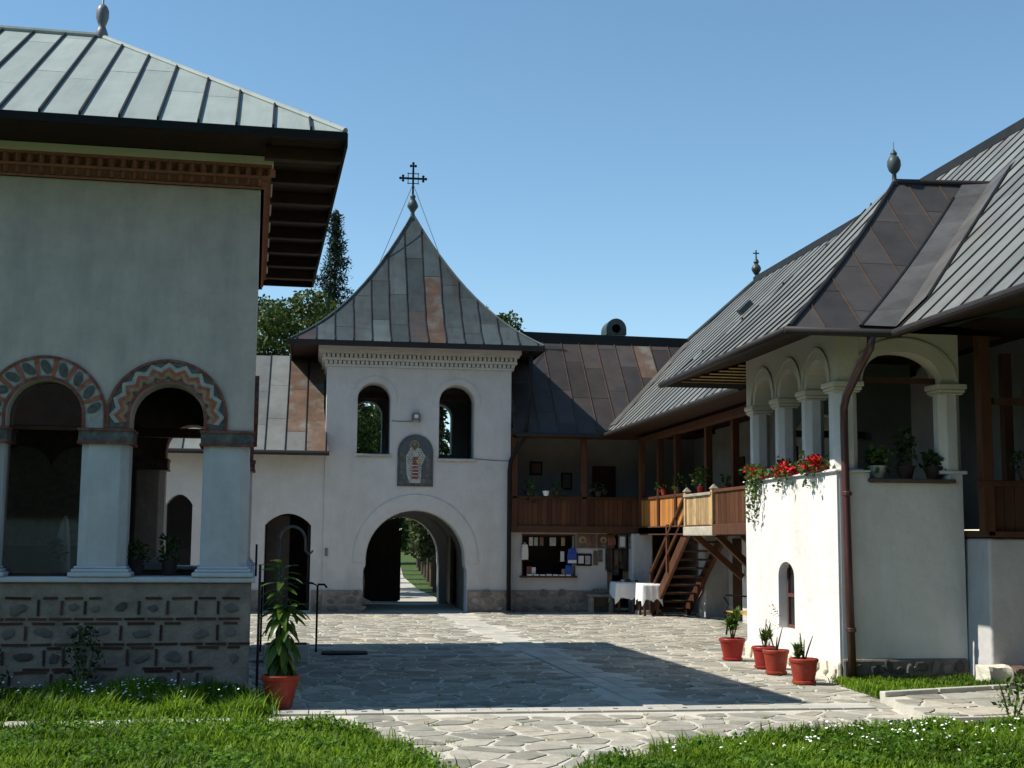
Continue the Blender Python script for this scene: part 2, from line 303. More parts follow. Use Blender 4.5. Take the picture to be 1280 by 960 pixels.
def roof_slope(rootobj, org, U, W, zf, poly, spacing, mats, seam_m, sheet=1.6, seam_h=.045, seam_w=.03, phase=0., band=None, name='roof', pick=None):
    """standing-seam metal slope. (s,t) = metres along the eave, metres in plan up the slope; zf(t) = rise."""
    org = Vector(org); U = Vector(U).normalized(); W = Vector(W).normalized(); up_ = Vector((0, 0, 1))
    def P(s, t, dz=0): return org + U * s + W * t + up_ * (zf(t) + dz)
    ss = [p[0] for p in poly]; ts = [p[1] for p in poly]; T = max(ts)
    bands = [0, T + 1] if band is None else [T * i / band for i in range(band)] + [T + 1]
    def emit(g, pl, dz, th, tint):
        for i in range(len(bands) - 1):
            q = clip(clip(pl, 0, 1, bands[i + 1]), 0, -1, -bands[i])
            if len(q) < 3 or area(q) < 1e-5: continue
            n = len(q)
            g.add([P(s, t, dz) for s, t in q] + [P(s, t, dz - th) for s, t in q], [tuple(range(n)), tuple(range(2 * n - 1, n - 1, -1))] + [(j, j + n, (j + 1) % n + n, (j + 1) % n) for j in range(n)], tint)
    g = G(); emit(g, poly, -.03, .05, .5)
    deck = g.build(name, M['deck'], rootobj, fix=True)
    s = math.floor((min(ss) - phase) / spacing) * spacing + phase
    k = 0
    while s < max(ss):
        st = clip(clip(poly, 1, 0, s + spacing), -1, 0, -s)
        if len(st) >= 3 and area(st) > .004:
            t0 = min(p[1] for p in st); t1 = max(p[1] for p in st); t = t0 - random.uniform(0, sheet * .6)
            while t < t1:
                h = sheet * random.uniform(.8, 1.25)
                q = clip(clip(st, 0, 1, t + h - .008), 0, -1, -t)
                if len(q) >= 3 and area(q) > .003:
                    g = G(); emit(g, q, random.uniform(0, .006), .012, random.random())
                    mm = pick(s + spacing / 2, t + h / 2) if pick else random.choice(mats)
                    g.build('roof_sheet', mm or mats[0], deck, fix=True)
                t += h
        # seam on the strip's right edge: find the t interval of the polygon at s
        sc = s + spacing
        cross = []
        for i in range(len(poly)):
            p, q = poly[i], poly[(i + 1) % len(poly)]
            if (p[0] - sc) * (q[0] - sc) < 0: cross.append(p[1] + (q[1] - p[1]) * (sc - p[0]) / (q[0] - p[0]))
        cross.sort()
        if len(cross) >= 2 and cross[-1] - cross[0] > .12:
            c0, c1 = (cross[0], cross[-1]) if len(cross) == 2 else (cross[-2], cross[-1])
            nn = 1 if band is None else max(2, int((c1 - c0) / T * band))
            g = G(); pts = []
            for i in range(nn + 1):
                t = c0 + (c1 - c0) * i / nn
                w = Vector((0, 0, seam_h)); j = random.uniform(-.010, .010)
                pts.append([P(sc - seam_w / 2 + j, t), P(sc + seam_w / 2 + j, t), P(sc + seam_w * .35 + j, t, seam_h), P(sc - seam_w * .35 + j, t, seam_h)])
            V = [v for r_ in pts for v in r_]
            F = [(i * 4 + a, i * 4 + (a + 1) % 4, i * 4 + 4 + (a + 1) % 4, i * 4 + 4 + a) for i in range(nn) for a in range(4)] + [(0, 1, 2, 3), (nn * 4 + 3, nn * 4 + 2, nn * 4 + 1, nn * 4)]
            g.add(V, F); g.build('seam', seam_m, deck, fix=True)
        s += spacing; k += 1
    return deck
def boards(parent, name, p0, p1, z0, z1, n, m, th=.025, gap=.008, vjit=.004):
    """row of upright boards from p0 to p1 (plan points), each its own object"""
    p0 = Vector((*p0, 0)); p1 = Vector((*p1, 0)); d = (p1 - p0); L_ = d.length / n; d.normalize(); nrm = Vector((d.y, -d.x, 0))
    for i in range(n):
        a = p0 + d * (i * L_ + gap / 2); b = p0 + d * ((i + 1) * L_ - gap / 2); e = nrm * (th + random.uniform(0, vjit))
        zt = z1 + random.uniform(-.006, .006)
        g = G(); V = [a, b, b + e, a + e]
        g.add([(v.x, v.y, z0) for v in V] + [(v.x, v.y, zt) for v in V], [(3, 2, 1, 0), (4, 5, 6, 7), (0, 1, 5, 4), (1, 2, 6, 5), (2, 3, 7, 6), (3, 0, 4, 7)])
        g.build(name, m, parent, fix=True)
def stone_mesh(seed=0, n=9, prefix='stone'):
    rs = random.Random(seed); g = G(); top = []; mid = []
    for i in range(n):
        a = 2 * pi * i / n; r = .5 * rs.uniform(.68, 1.12); mid.append((cos(a) * r, 0, sin(a) * r)); top.append((cos(a) * r * .72, -1, sin(a) * r * .72))
    V = mid + [(x, -.75, z * .98) for x, _, z in mid] + top
    F = [(i, (i + 1) % n, (i + 1) % n + n, i + n) for i in range(n)] + [(i + n, (i + 1) % n + n, (i + 1) % n + 2 * n, i + 2 * n) for i in range(n)] + [tuple(range(2 * n, 3 * n))]
    g.add(V, F); return g
_st = []
def stones(parent, name, spots, m, face='y', proud=.02):
    """spots: (a, z, w, h, tilt) on a wall face; face 'y': wall plane y=c facing -Y ; 'x': plane x=c facing -X"""
    if not _st:
        for k in range(12):
            o = stone_mesh(k).build('stone', m, None, fix=True); _st.append(o.data); bpy.data.objects.remove(o)
    off = OFF[parent]
    for (a, c, z, w, h, tl) in spots:
        me = random.choice(_st); 
        key = me.name + m.name
        if key not in _stm:
            q = me.copy(); q.materials.clear(); q.materials.append(m); _stm[key] = q
        o = bpy.data.objects.new(name, _stm[key]); COL.objects.link(o); o.parent = parent
        o.scale = (w, proud, h)
        if face == 'y': o.location = Vector((a, c, z)) - off; o.rotation_euler = (0, tl, 0)
        else: o.location = Vector((c, a, z)) - off; o.rotation_euler = (0, tl, -pi / 2)
_stm = {}
def scatter_stones(a0, a1, z0, z1, c, wmin=.14, wmax=.34):
    out = []; z = z0 + .07
    while z < z1 - .05:
        a = a0 + random.uniform(0, .08)
        while a < a1 - .05:
            w = random.uniform(wmin, wmax); h = min(random.uniform(.1, .19), (z1 - z0))
            out.append((a + w / 2, c, z + random.uniform(-.02, .02), w, h, random.uniform(-.5, .5))); a += w + random.uniform(.005, .03)
        z += .165
    return out
def leafquads(g, pts, size, nrm_up=.3, tint=None, aspect=.55):
    for p in pts:
        p = Vector(p); d = Vector(rng.normal(size=3)); d.normalize(); n = Vector(rng.normal(size=3)); n.z += nrm_up; n.normalize()
        a = (d - n * d.dot(n)).normalized(); b = n.cross(a); s = size * random.uniform(.6, 1.3); w = s * aspect
        t = random.random() if tint is None else tint
        g.add([p, p + a * s * .5 + b * w * .5, p + a * s - n * s * .12, p + a * s * .5 - b * w * .5], [(0, 1, 2, 3)], t)
def fast_quads(name, P, size, m, parent=None, aspect=.55, upb=.4, loc=None):
    """many leaf quads with numpy"""
    n = len(P); P = np.asarray(P); d = rng.normal(size=(n, 3)); nn = rng.normal(size=(n, 3)); nn[:, 2] += upb
    nn /= np.linalg.norm(nn, axis=1)[:, None]; a = d - nn * (d * nn).sum(1)[:, None]; a /= np.linalg.norm(a, axis=1)[:, None]; b = np.cross(nn, a)
    s = (size * rng.uniform(.6, 1.35, n))[:, None]; w = s * aspect
    V = np.empty((n, 4, 3)); V[:, 0] = P; V[:, 1] = P + a * s * .5 + b * w * .5; V[:, 2] = P + a * s - nn * s * .15; V[:, 3] = P + a * s * .5 - b * w * .5
    off = np.array(OFF.get(parent, Vector((0, 0, 0)))) if parent is not None else (np.array(loc) if loc is not None else 0)
    return raw_mesh(name, (V - off).reshape(-1, 3), np.arange(n * 4).reshape(n, 4), rng.random(n), m, parent, loc)
def raw_mesh(name, V, F, tint, m, parent=None, loc=None):
    me = bpy.data.meshes.new(name); k = F.shape[1]; n = len(F)
    me.vertices.add(len(V)); me.vertices.foreach_set('co', np.ascontiguousarray(V, dtype=np.float32).ravel())
    me.loops.add(n * k); me.loops.foreach_set('vertex_index', np.ascontiguousarray(F, dtype=np.int32).ravel())
    me.polygons.add(n); me.polygons.foreach_set('loop_start', np.arange(0, n * k, k, dtype=np.int32))
    at = me.attributes.new('tint', 'FLOAT', 'FACE'); at.data.foreach_set('value', np.asarray(tint, dtype=np.float32))
    me.update(calc_edges=True); me.materials.append(m)
    o = bpy.data.objects.new(name, me); COL.objects.link(o)
    if parent is not None: o.parent = parent; OFF[o] = OFF.get(parent, Vector((0, 0, 0)))
    elif loc is not None: o.location = loc
    return o
def inpoly(x, y, poly):
    c = np.zeros(np.shape(x), bool); n = len(poly)
    for i in range(n):
        x0, y0 = poly[i]; x1, y1 = poly[(i + 1) % n]
        if y0 == y1: continue
        c ^= ((y0 > y) != (y1 > y)) & (x < (x1 - x0) * (y - y0) / (y1 - y0) + x0)
    return c
# ------------------------------------------------------------------ ground, paving, lawns
def sheet(name, poly, z, m, th=.0):
    g = G()
    if th: g.prism([poly], (0, 0, z - th), (1, 0, 0), (0, 1, 0), (0, 0, th))
    else:
        tri = tessellate_polygon([[Vector((*p, 0)) for p in poly]]); g.add([(*p, z) for p in poly], [tuple(t) for t in tri])
    return g.build(name, m, None, fix=True)
g = G(); N_ = 40
for i in range(N_):
    a0, a1 = 2 * pi * i / N_, 2 * pi * (i + 1) / N_; g.add([(0, 0, -.06), (1500 * cos(a0), 1500 * sin(a0), -.06), (1500 * cos(a1), 1500 * sin(a1), -.06)], [(0, 1, 2)])
struct(g.build('ground', M['ground'], None))
PAVE = [(-11, 8), (8.3, 8), (8.3, 15.2), (9.4, 15.2), (9.4, 31.0), (-11, 31.0)]
pave = struct(sheet('courtyard_pavement', PAVE, -.004, M['mortar'], .05)); OFF[pave] = Vector((0, 0, 0))
LAWN_L = [(-11, 8.0), (1.35, 8.0), (1.06, 9.4), (.90, 10.3), (.62, 11.3), (.42, 12.05), (.12, 12.28), (-.5, 12.3), (-11, 12.4)]
LAWN_S = [(-11, 12.75), (-1.5, 12.7), (-.52, 12.72), (-.36, 12.95), (-.42, 13.45), (-.62, 14.0), (-.72, 15.2), (-11, 15.6)]
LAWN_R = [(1.75, 8.0), (9.5, 8.0), (9.5, 11.75), (6.7, 11.72), (5.3, 11.62), (4.4, 11.4), (3.5, 10.95), (2.75, 10.5), (2.2, 10.0), (1.95, 9.4)]
LAWN_P = [(6.15, 13.95), (7.0, 14.12), (8.0, 14.45), (8.2, 15.0), (8.1, 15.8), (6.55, 15.85), (6.28, 15.4)]
STRIP = [(3.43, 13.70), (3.80, 13.70), (3.42, 28.9), (2.90, 28.9)]
SLABP = [(6.03, 13.52), (8.4, 14.25), (10, 14.6), (10, 11.95), (7.2, 11.95), (5.74, 11.9)]
# pale slab strip crossing the yard to the gate
def strip_slabs():
    n = 30
    for i in range(n):
        a0, a1 = i / n, (i + 1) / n
        L = lambda t, x0, x1, e: (x0 + (x1 - x0) * t, 13.45 + (30.6 - 13.45) * t + e)
        q = [L(a0, 3.43, 2.86, .012), L(a0, 3.84, 3.42, .012), L(a1, 3.84, 3.42, -.012), L(a1, 3.43, 2.86, -.012)]
        for lo, hi in ((0, .49), (.51, 1)):
            w = [(q[0][0] + (q[1][0] - q[0][0]) * lo, q[0][1]), (q[0][0] + (q[1][0] - q[0][0]) * hi, q[1][1]), (q[3][0] + (q[2][0] - q[3][0]) * hi, q[2][1]), (q[3][0] + (q[2][0] - q[3][0]) * lo, q[3][1])]
            g = G(); g.prism([w], (0, 0, -.01), (1, 0, 0), (0, 1, 0), (0, 0, .02 + random.uniform(0, .004))); g.build('slab', M['slab'], pave, fix=True)
strip_slabs()
# drain row of slabs with square holes
x = -.35; i = 0
while x < 5.6:
    w = .36; g = G(); y0 = 13.12; 
    hole = [[(x + .15, y0 + .12), (x + .21, y0 + .12), (x + .21, y0 + .19), (x + .15, y0 + .19)]] if x < 4.0 else []
    g.prism([[(x + .006, y0), (x + w - .006, y0), (x + w - .006, y0 + .3), (x + .006, y0 + .3)]] + hole, (0, 0, -.003), (1, 0, 0), (0, 1, 0), (0, 0, .017 + random.uniform(0, .003)))
    g.build('drain_slab', M['slab'], pave, fix=True)
    x += w
g = G().box(-.3, 4.05, 13.22, 13.33, -.003, .0006); g.build('drain_channel', M['black'], pave)
# stone kerb strip in the left lawn
kx = -4.6
while kx < -.32:
    w = random.uniform(.35, .6); g = G().box(kx, min(kx + w - .015, -.3), 12.36, 12.72, -.02, .03 + random.uniform(0, .01)); soften(g.build('kerb_slab', M['slab'], pave), .01); kx += w
def voronoi_stones(region, excl, dens, gap, stretch=1.0, keep=None, seed=3):
    r = np.random.default_rng(seed)
    xs = [p[0] for p in region]; ys = [p[1] for p in region]; x0, x1, y0, y1 = min(xs) - 1, max(xs) + 1, min(ys) - 1, max(ys) + 1
    nx = int((x1 - x0) / dens); ny = int((y1 - y0) / dens)
    gx, gy = np.meshgrid(np.arange(nx), np.arange(ny), indexing='ij')
    S = np.stack([x0 + (gx + .5 + r.uniform(-.52, .52, gx.shape)) * dens, y0 + (gy + .5 + r.uniform(-.52, .52, gy.shape)) * dens], -1)
    sk = r.uniform(-.35, .35, gx.shape)
    out = []
    for i in range(1, nx - 1):
        for j in range(1, ny - 1):
            c = S[i, j]
            if not inpoly(c[0], c[1], region): continue
            if any(inpoly(c[0], c[1], e) for e in excl): continue
            poly = [(c[0] - 1, c[1] - 1), (c[0] + 1, c[1] - 1), (c[0] + 1, c[1] + 1), (c[0] - 1, c[1] + 1)]
            for a in range(max(0, i - 2), min(nx, i + 3)):
                for b in range(max(0, j - 2), min(ny, j + 3)):
                    if a == i and b == j: continue
                    q = S[a, b]; d = q - c; L = math.hypot(*d)
                    if L < 1e-4: continue
                    n = d / L; w = .5 + .12 * (sk[i, j] - sk[a, b]); m_ = c + d * w
                    poly = clip(poly, n[0], n[1], n[0] * m_[0] + n[1] * m_[1] - gap / 2)
                    if len(poly) < 3: break
                if len(poly) < 3: break
            if len(poly) < 3 or area(poly) < .012: continue
            out.append((c, poly))
    return out
def stone_prism(g, poly, z, h, t):
    n = len(poly); cx = sum(p[0] for p in poly) / n; cy = sum(p[1] for p in poly) / n
    # chip the corners a little so the pieces look split, not cut
    P = []
    for i in range(n):
        a, b = poly[i], poly[(i + 1) % n]; L = math.hypot(b[0] - a[0], b[1] - a[1])
        P.append((a[0] + (b[0] - a[0]) * .1 + random.uniform(-.006, .006), a[1] + (b[1] - a[1]) * .1 + random.uniform(-.006, .006)))
        if L > .12: P.append((a[0] + (b[0] - a[0]) * .5 + random.uniform(-.012, .012), a[1] + (b[1] - a[1]) * .5 + random.uniform(-.012, .012)))
        P.append((a[0] + (b[0] - a[0]) * .9 + random.uniform(-.006, .006), a[1] + (b[1] - a[1]) * .9 + random.uniform(-.006, .006)))
    n = len(P); dz = random.uniform(-.002, .002)
    I = [(p[0] + (cx - p[0]) * .03, p[1] + (cy - p[1]) * .03) for p in P]
    g.add([(*p, z) for p in P] + [(*p, z + h + dz) for p in I], [(i, (i + 1) % n, (i + 1) % n + n, i + n) for i in range(n)] + [tuple(range(n, 2 * n))], t)
excl = [LAWN_L, LAWN_S, LAWN_R, LAWN_P, SLABP, [(-11, 12.3), (-.3, 12.3), (-.3, 12.8), (-11, 12.8)], [(3.3, 13.4), (3.98, 13.4), (3.52, 30.7), (2.76, 30.7)], [(-.5, 12.98), (5.65, 12.98), (5.65, 13.55), (-.5, 13.55)], [(-11, 15), (-.6, 15), (-.9, 21.3), (-11, 21.3)], [(6.35, 15.7), (8.3, 15.7), (8.3, 19.6), (6.35, 19.6)]]
allst = voronoi_stones(PAVE, excl, .315, .038)
def view_size(c):
    z = c[0] * sin(YAW) + c[1] * cos(YAW); u = (c[0] * cos(YAW) - c[1] * sin(YAW)) / max(z, .1)
    return z if (abs(u) < .40 and z > 9.6) else 1e3 + z
allst.sort(key=lambda s: view_size(s[0]))
for c, p in allst[:290]:
    g = G(); stone_prism(g, p, -.004, .007, random.random()); g.build('flagstone', M['flag'], pave)
g = G()
for c, p in allst[290:]: stone_prism(g, p, -.004, .007, random.random())
stuff(g.build('flagstone_field', M['flag'], pave))
# raised flagged path at the right
rp = struct(sheet('raised_path', SLABP, .07, M['mortar'], .10)); OFF[rp] = Vector((0, 0, 0))
for c, p in voronoi_stones(SLABP, [], .40, .03, seed=9):
    q = p
    for i in range(len(SLABP)):
        a, b = SLABP[i], SLABP[(i + 1) % len(SLABP)]; nx, ny = -(b[1] - a[1]), b[0] - a[0]; L = math.hypot(nx, ny); nx, ny = nx / L, ny / L
        q = clip(q, nx, ny, nx * a[0] + ny * a[1] - .03)
        if len(q) < 3: break
    if len(q) >= 3 and area(q) > .015:
        g = G(); stone_prism(g, q, .07, .012, random.random()); g.build('flagstone', M['flag'], rp)
for a, b in (((6.03, 13.56), (6.75, 13.80)), ((6.77, 13.81), (7.5, 14.04)), ((7.52, 14.05), (8.35, 14.30)), ((8.37, 14.31), (9.9, 14.66))):
    g = G().beam((*a, .05), (*b, .05), .09, .15); soften(g.build('kerb_stone', M['slab'], rp), .012)
# lawns: soil body + blades
def lawn(name, poly, h0, label=None):
    g = G(); P = [(p[0], p[1]) for p in poly]; cx = sum(p[0] for p in P) / len(P); cy = sum(p[1] for p in P) / len(P)
    return struct(sheet(name, poly, h0, M['ground'], .06))
lawn('lawn', LAWN_L, .025); lawn('lawn', LAWN_S, .025); lawn('lawn', LAWN_R, .025); lawn('lawn', LAWN_P, .02)
struct(sheet('earth_verge', [(6.7, 13.92), (8.6, 14.45), (8.6, 15.25), (8.22, 15.28), (8.15, 14.9), (7.2, 14.4)], .03, M['earth'], .03))
def grass(name, poly, n, hmin, hmax, edge=.06, vis=True, seed=1, dens=None):
    r = np.random.default_rng(seed); xs = [p[0] for p in poly]; ys = [p[1] for p in poly]
    x = r.uniform(min(xs) - edge, max(xs) + edge, n * 3); y = r.uniform(min(ys) - edge, max(ys) + edge, n * 3)
    jx = r.normal(0, edge, n * 3); jy = r.normal(0, edge, n * 3)
    k = inpoly(x, y, poly)
    z = x * sin(YAW) + y * cos(YAW); u = (x * cos(YAW) - y * sin(YAW)) / z
    k &= (np.abs(u) < .47)
    if dens is not None: k &= r.random(n * 3) < dens(x, y)
    x = (x + jx)[k][:n]; y = (y + jy)[k][:n]; m = len(x)
    clump = .6 + .55 * (np.sin(x * 5.1 + np.sin(y * 3.3) * 2) * np.sin(y * 4.7 + np.sin(x * 2.7) * 2))
    h = r.uniform(hmin, hmax, m) * np.clip(clump, .35, 1.3); th = r.uniform(0, 2 * pi, m); lean = r.uniform(.15, .9, m) * h; w = r.uniform(.004, .009, m)
    dx, dy = np.cos(th), np.sin(th); B = np.stack([x, y, np.full(m, .015)], 1); D = np.stack([dx, dy, 0 * dx], 1); S = np.stack([-dy, dx, 0 * dx], 1) * w[:, None]
    U = np.array([0, 0, 1.])
    mid = B + D * (lean * .35)[:, None] + U * (h * .6)[:, None]; tip = B + D * lean[:, None] + U * (h * r.uniform(.75, 1, m))[:, None]
    V = np.stack([B - S, B + S, mid + S * .8, mid - S * .8, tip + S * .1, tip - S * .1], 1).reshape(-1, 3)
    i0 = np.arange(m) * 6; F = np.concatenate([np.stack([i0, i0 + 1, i0 + 2, i0 + 3], 1), np.stack([i0 + 3, i0 + 2, i0 + 4, i0 + 5], 1)])
    t = np.clip(r.normal(.45, .28, m) + .25 * np.sin(x * 2.1 + y * 1.3), 0, 1)
    return stuff(raw_mesh(name, V, F, np.concatenate([t, t]), M['grass']))
DN = lambda x, y: .45 + .55 * (np.sin(x * 2.3 + 1.7 * np.sin(y * 1.9)) * np.sin(y * 2.9 + 1.3 * np.sin(x * 1.3)) > -.35)
tag(grass('lawn_grass', LAWN_L, 42000, .06, .17, seed=1, edge=.10, dens=DN), 'front left lawn of uneven bright green grass', 'grass')
tag(grass('lawn_grass', LAWN_S, 24000, .09, .27, seed=2), 'green grass strip between stone kerb and church plinth', 'grass')
tag(grass('lawn_grass', LAWN_R, 40000, .06, .16, seed=3, edge=.10, dens=DN), 'front right lawn of green grass dotted with daisies', 'grass')
tag(grass('lawn_grass', LAWN_P, 6500, .04, .11, seed=4), 'small grass patch at foot of white arcaded pavilion', 'grass')
def daisies(poly, spots, n, label):
    r = random.Random(5); g = G()
    P = []
    while len(P) < n:
        s = r.choice(spots); P_ = (r.gauss(s[0], s[2]), r.gauss(s[1], s[3]))
        if inpoly(P_[0], P_[1], poly): P.append(P_)
    for x, y in P:
        z = .07 + r.uniform(.02, .1) * (1 if poly is LAWN_R else 1.9); rad = r.uniform(.008, .014); tl = Vector((r.uniform(-.5, .3), r.uniform(-.7, .1), 1)).normalized(); a = tl.orthogonal().normalized(); b = tl.cross(a); c = Vector((x, y, z))
        g.add([c + (a * cos(k * pi / 3) + b * sin(k * pi / 3)) * rad for k in range(6)], [(0, 1, 2, 3, 4, 5)])
    o = stuff(g.build('daisies', M['petal'], None)); tag(o, label, 'daisies')
daisies(LAWN_R, [(5.2, 11.0, .9, .35), (4.5, 10.6, .7, .4), (5.9, 11.0, .9, .4), (4.0, 10.3, 1.0, .5)], 130, 'white daisies scattered through the front right lawn')
daisies(LAWN_S, [(-2.6, 13.9, .7, .25), (-1.6, 13.8, .6, .3), (-3.4, 13.8, .7, .3)], 240, 'white daisies in grass strip under church plinth')

def clover(name, poly, n, label, seed):
    r = np.random.default_rng(seed); xs = [p[0] for p in poly]; ys = [p[1] for p in poly]
    x = r.uniform(min(xs), max(xs), n * 6); y = r.uniform(min(ys), max(ys), n * 6)
    pat = np.sin(x * 3.1 + 1.3 * np.sin(y * 2.3)) * np.sin(y * 3.7 + 1.1 * np.sin(x * 1.9)) > -.15
    z_ = x * sin(YAW) + y * cos(YAW); u = (x * cos(YAW) - y * sin(YAW)) / z_
    k = inpoly(x, y, poly) & pat & (np.abs(u) < .47); x, y = x[k][:n], y[k][:n]
    P = np.stack([x, y, .03 + r.uniform(0, .085, len(x))], 1)
    o = stuff(fast_quads(name, P, .034, M['clover'], None, .9, 1.6)); tag(o, label, 'clover')
clover('clover', LAWN_L, 15000, 'low clover and weeds among front left lawn grass', 11)
clover('clover', LAWN_R, 13000, 'low clover and weeds among front right lawn grass', 12)
clover('clover', LAWN_S, 6000, 'low weeds among grass strip under church', 13)

# tufts growing in the paving joints
r = random.Random(21); g = G()
for c, p in r.sample(allst[:420], 150):
    vx, vy = p[r.randrange(len(p))]
    if vy > 19: continue
    for q in range(r.randrange(4, 12)):
        x, y = vx + r.gauss(0, .02), vy + r.gauss(0, .02); a = r.uniform(0, 6.28); h = r.uniform(.012, .045); dx, dy = cos(a) * h * .6, sin(a) * h * .6
        g.add([(x - .003, y, 0), (x + .003, y, 0), (x + dx, y + dy, h)], [(0, 1, 2)], r.random())
tag(stuff(g.build('joint_weeds', M['grass'], None)), 'tiny green weeds growing in the flagstone joints', 'weeds')
# ------------------------------------------------------------------ church (left), local frame: x along front (0 = right corner), y into depth
ch = root('church', 'grey plastered church porch with painted arches and hipped metal roof', 'church', (-.68, 15.0, 0), radians(2.5), local=True)
DEP = 6.15; XL = -9.0
pl = G().box(XL, .03, 0, .55, -.05, 1.2).box(-.5, .03, .55, DEP, -.05, 1.2).box(XL, -.5, DEP - .55, DEP, -.05, 1.2).build('plinth', M['plinthmortar'], ch)
soften(pl, .02)
sill = G().box(XL, .07, -.05, .6, 1.2, 1.26).box(-.55, .07, .6, DEP + .04, 1.2, 1.26).box(XL, -.55, DEP - .6, DEP + .04, 1.2, 1.26).build('sill', M['bluewash'], ch); soften(sill, .015)
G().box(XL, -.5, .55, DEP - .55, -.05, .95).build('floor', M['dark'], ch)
# bricks and stones set in the plinth, each a piece
OFFB = Vector((0, 0, 0))
bh = G().box(-.5, .5, -.5, .5, -.5, .5).build('brick', M['darkbrick'], ch); bmesh_ = bh.data; bpy.data.objects.remove(bh)
def brick(x, z, w, h, tl=0):
    o = bpy.data.objects.new('brick', bmesh_); COL.objects.link(o); o.parent = pl; o.location = (x, .0, z); o.scale = (w, .022 + random.uniform(0, .008), h); o.rotation_euler = (0, tl, 0)
rows = [(1.02, .84), (.75, .57), (.49, .31), (.24, .1)]
for ri, (zt, zb) in enumerate(rows):
    x = -3.9; sp = []
    while x < -.12:
        w = random.choice([.2, .24, .3, .36, .42])
        if x + w > -.04: w = -.05 - x
        if random.random() < .8: brick(x, (zt + zb) / 2, .026, (zt - zb) * random.uniform(.75, 1), random.uniform(-.05, .05))
        if random.random() < .75: brick(x + w / 2, zt + .012, w * random.uniform(.55, .86), .026, random.uniform(-.03, .03))
        if random.random() < .72 and w > .15: sp.append((x + w / 2, .0, (zt + zb) / 2 + random.uniform(-.02, .02), w * random.uniform(.4, .62), .12 * random.uniform(.7, 1.1), random.uniform(-.5, .5)))
        x += w
    stones(pl, 'stone', sp, M['rstone'], 'y', .016)
    x = -3.9
    while x < -.15:
        w = random.uniform(.2, .3); 
        if random.random() < .85: brick(x + w / 2, zb - .03, w - .03, .026, random.uniform(-.02, .02))
        x += w
PX = [(-.55, -.02), (-1.84, -1.33), (-3.15, -2.64), (-4.46, -3.95), (-5.77, -5.26)]
AC = [(-.94, .395, 3.0), (-2.24, .395, 3.0), (-3.55, .395, 3.0), (-4.86, .395, 3.0)]
def pillar(cx, cy, hw=.255, capm='slatepaint', shaft='pillarw'):
    c = .09; o8 = [(-hw, -hw + c), (-hw + c, -hw), (hw - c, -hw), (hw, -hw + c), (hw, hw - c), (hw - c, hw), (-hw + c, hw), (-hw, hw - c)]
    p = G().prism([o8], (cx, cy, 1.36), (1, 0, 0), (0, 1, 0), (0, 0, 1.36)).build('pillar', M[shaft], ch, fix=True); soften(p, .012)
    g = G()
    for e, z0, z1 in ((.075, 1.26, 1.31), (.045, 1.31, 1.345), (.02, 1.345, 1.375)): g.box(cx - hw - e, cx + hw + e, cy - hw - e, cy + hw + e, z0, z1)
    soften(g.build('base', M['bluewash'], p), .012)
    e = .03
    g = G().box(cx - hw - e, cx + hw + e, cy - hw - e, cy + hw + e, 2.715, 2.865); g.build('capital', M[capm], p)
    g = G().box(cx - hw - e - .012, cx + hw + e + .012, cy - hw - e - .012, cy + hw + e + .012, 2.70, 2.728).box(cx - hw - e - .012, cx + hw + e + .012, cy - hw - e - .012, cy + hw + e + .012, 2.845, 2.872); g.build('capital_line', M['redpaint'], p)
for a, b in PX:
    pillar((a + b) / 2, .26)
    if a > -2.2: pillar((a + b) / 2 + .03, DEP - .26, shaft='church')
for cy in (1.78, 3.3, 4.6): pillar(-.285, cy, .25)
w = G().prism([arcade_outline(XL, 0, 2.87, 5.66, AC)], (0, 0, 0), (1, 0, 0), (0, 0, 1), (0, .52, 0)).build('front_wall', M['church'], ch, fix=True); soften(w, .02)
w = G().prism([arcade_outline(XL, -.0, 2.87, 5.66, [(a + .03, r, z) for a, r, z in AC[:1]])], (0, DEP - .52, 0), (1, 0, 0), (0, 0, 1), (0, .52, 0)).build('back_wall', M['fresco'], ch, fix=True)
G().box(XL, -1.87, DEP - .5, DEP - .02, 1.26, 2.87).build('closed_bay', M['fresco'], ch)
w = G().prism([arcade_outline(.525, DEP - .525, 2.87, 5.66, [(1.02, .46, 3.0), (2.54, .46, 3.0), (3.95, .4, 3.0), (5.2, .35, 3.0)])], (-.52, 0, 0), (0, 1, 0), (0, 0, 1), (.52, 0, 0)).build('side_wall', M['church'], ch, fix=True)
G().box(XL, -.53, .53, DEP - .53, 4.3, 4.4).build('ceiling', M['fresco'], ch)
nv = G().box(-5.6, -5.3, .53, DEP - .53, .95, 4.3).build('nave_wall', M['fresco'], ch)
G().prism([arch_loop(2.3, 3.9, .95, 2.6)], (-5.3, 0, 0), (0, 1, 0), (0, 0, 1), (.05, 0, 0)).build('nave_door', M['woodd'], nv, fix=True)
for y in (1.0, 1.9, 4.4, 5.2): G().prism([arch_loop(y - .3, y + .3, 1.7, 2.7)], (-5.3, 0, 0), (0, 1, 0), (0, 0, 1), (.02, 0, 0)).build('wall_painting', M['ochrepaint'], nv, fix=True)
for x0 in (-4.6, -3.35, -2.55): G().prism([arch_loop(x0 - .42, x0 + .42, 1.35, 2.6)], (0, DEP - .53, 0), (1, 0, 0), (0, 0, 1), (0, -.02, 0)).build('wall_painting', M['ochrepaint'] if x0 < -4 else M['greypaint'], ch, fix=True)
G().box(-5.2, -1.87, DEP - .9, DEP - .55, .95, 1.55).build('choir_stall', M['woodd'], ch)
G().box(-5.2, -.6, 2.9, 3.05, 3.0, 3.12).build('tie_beam', M['woodd'], ch)
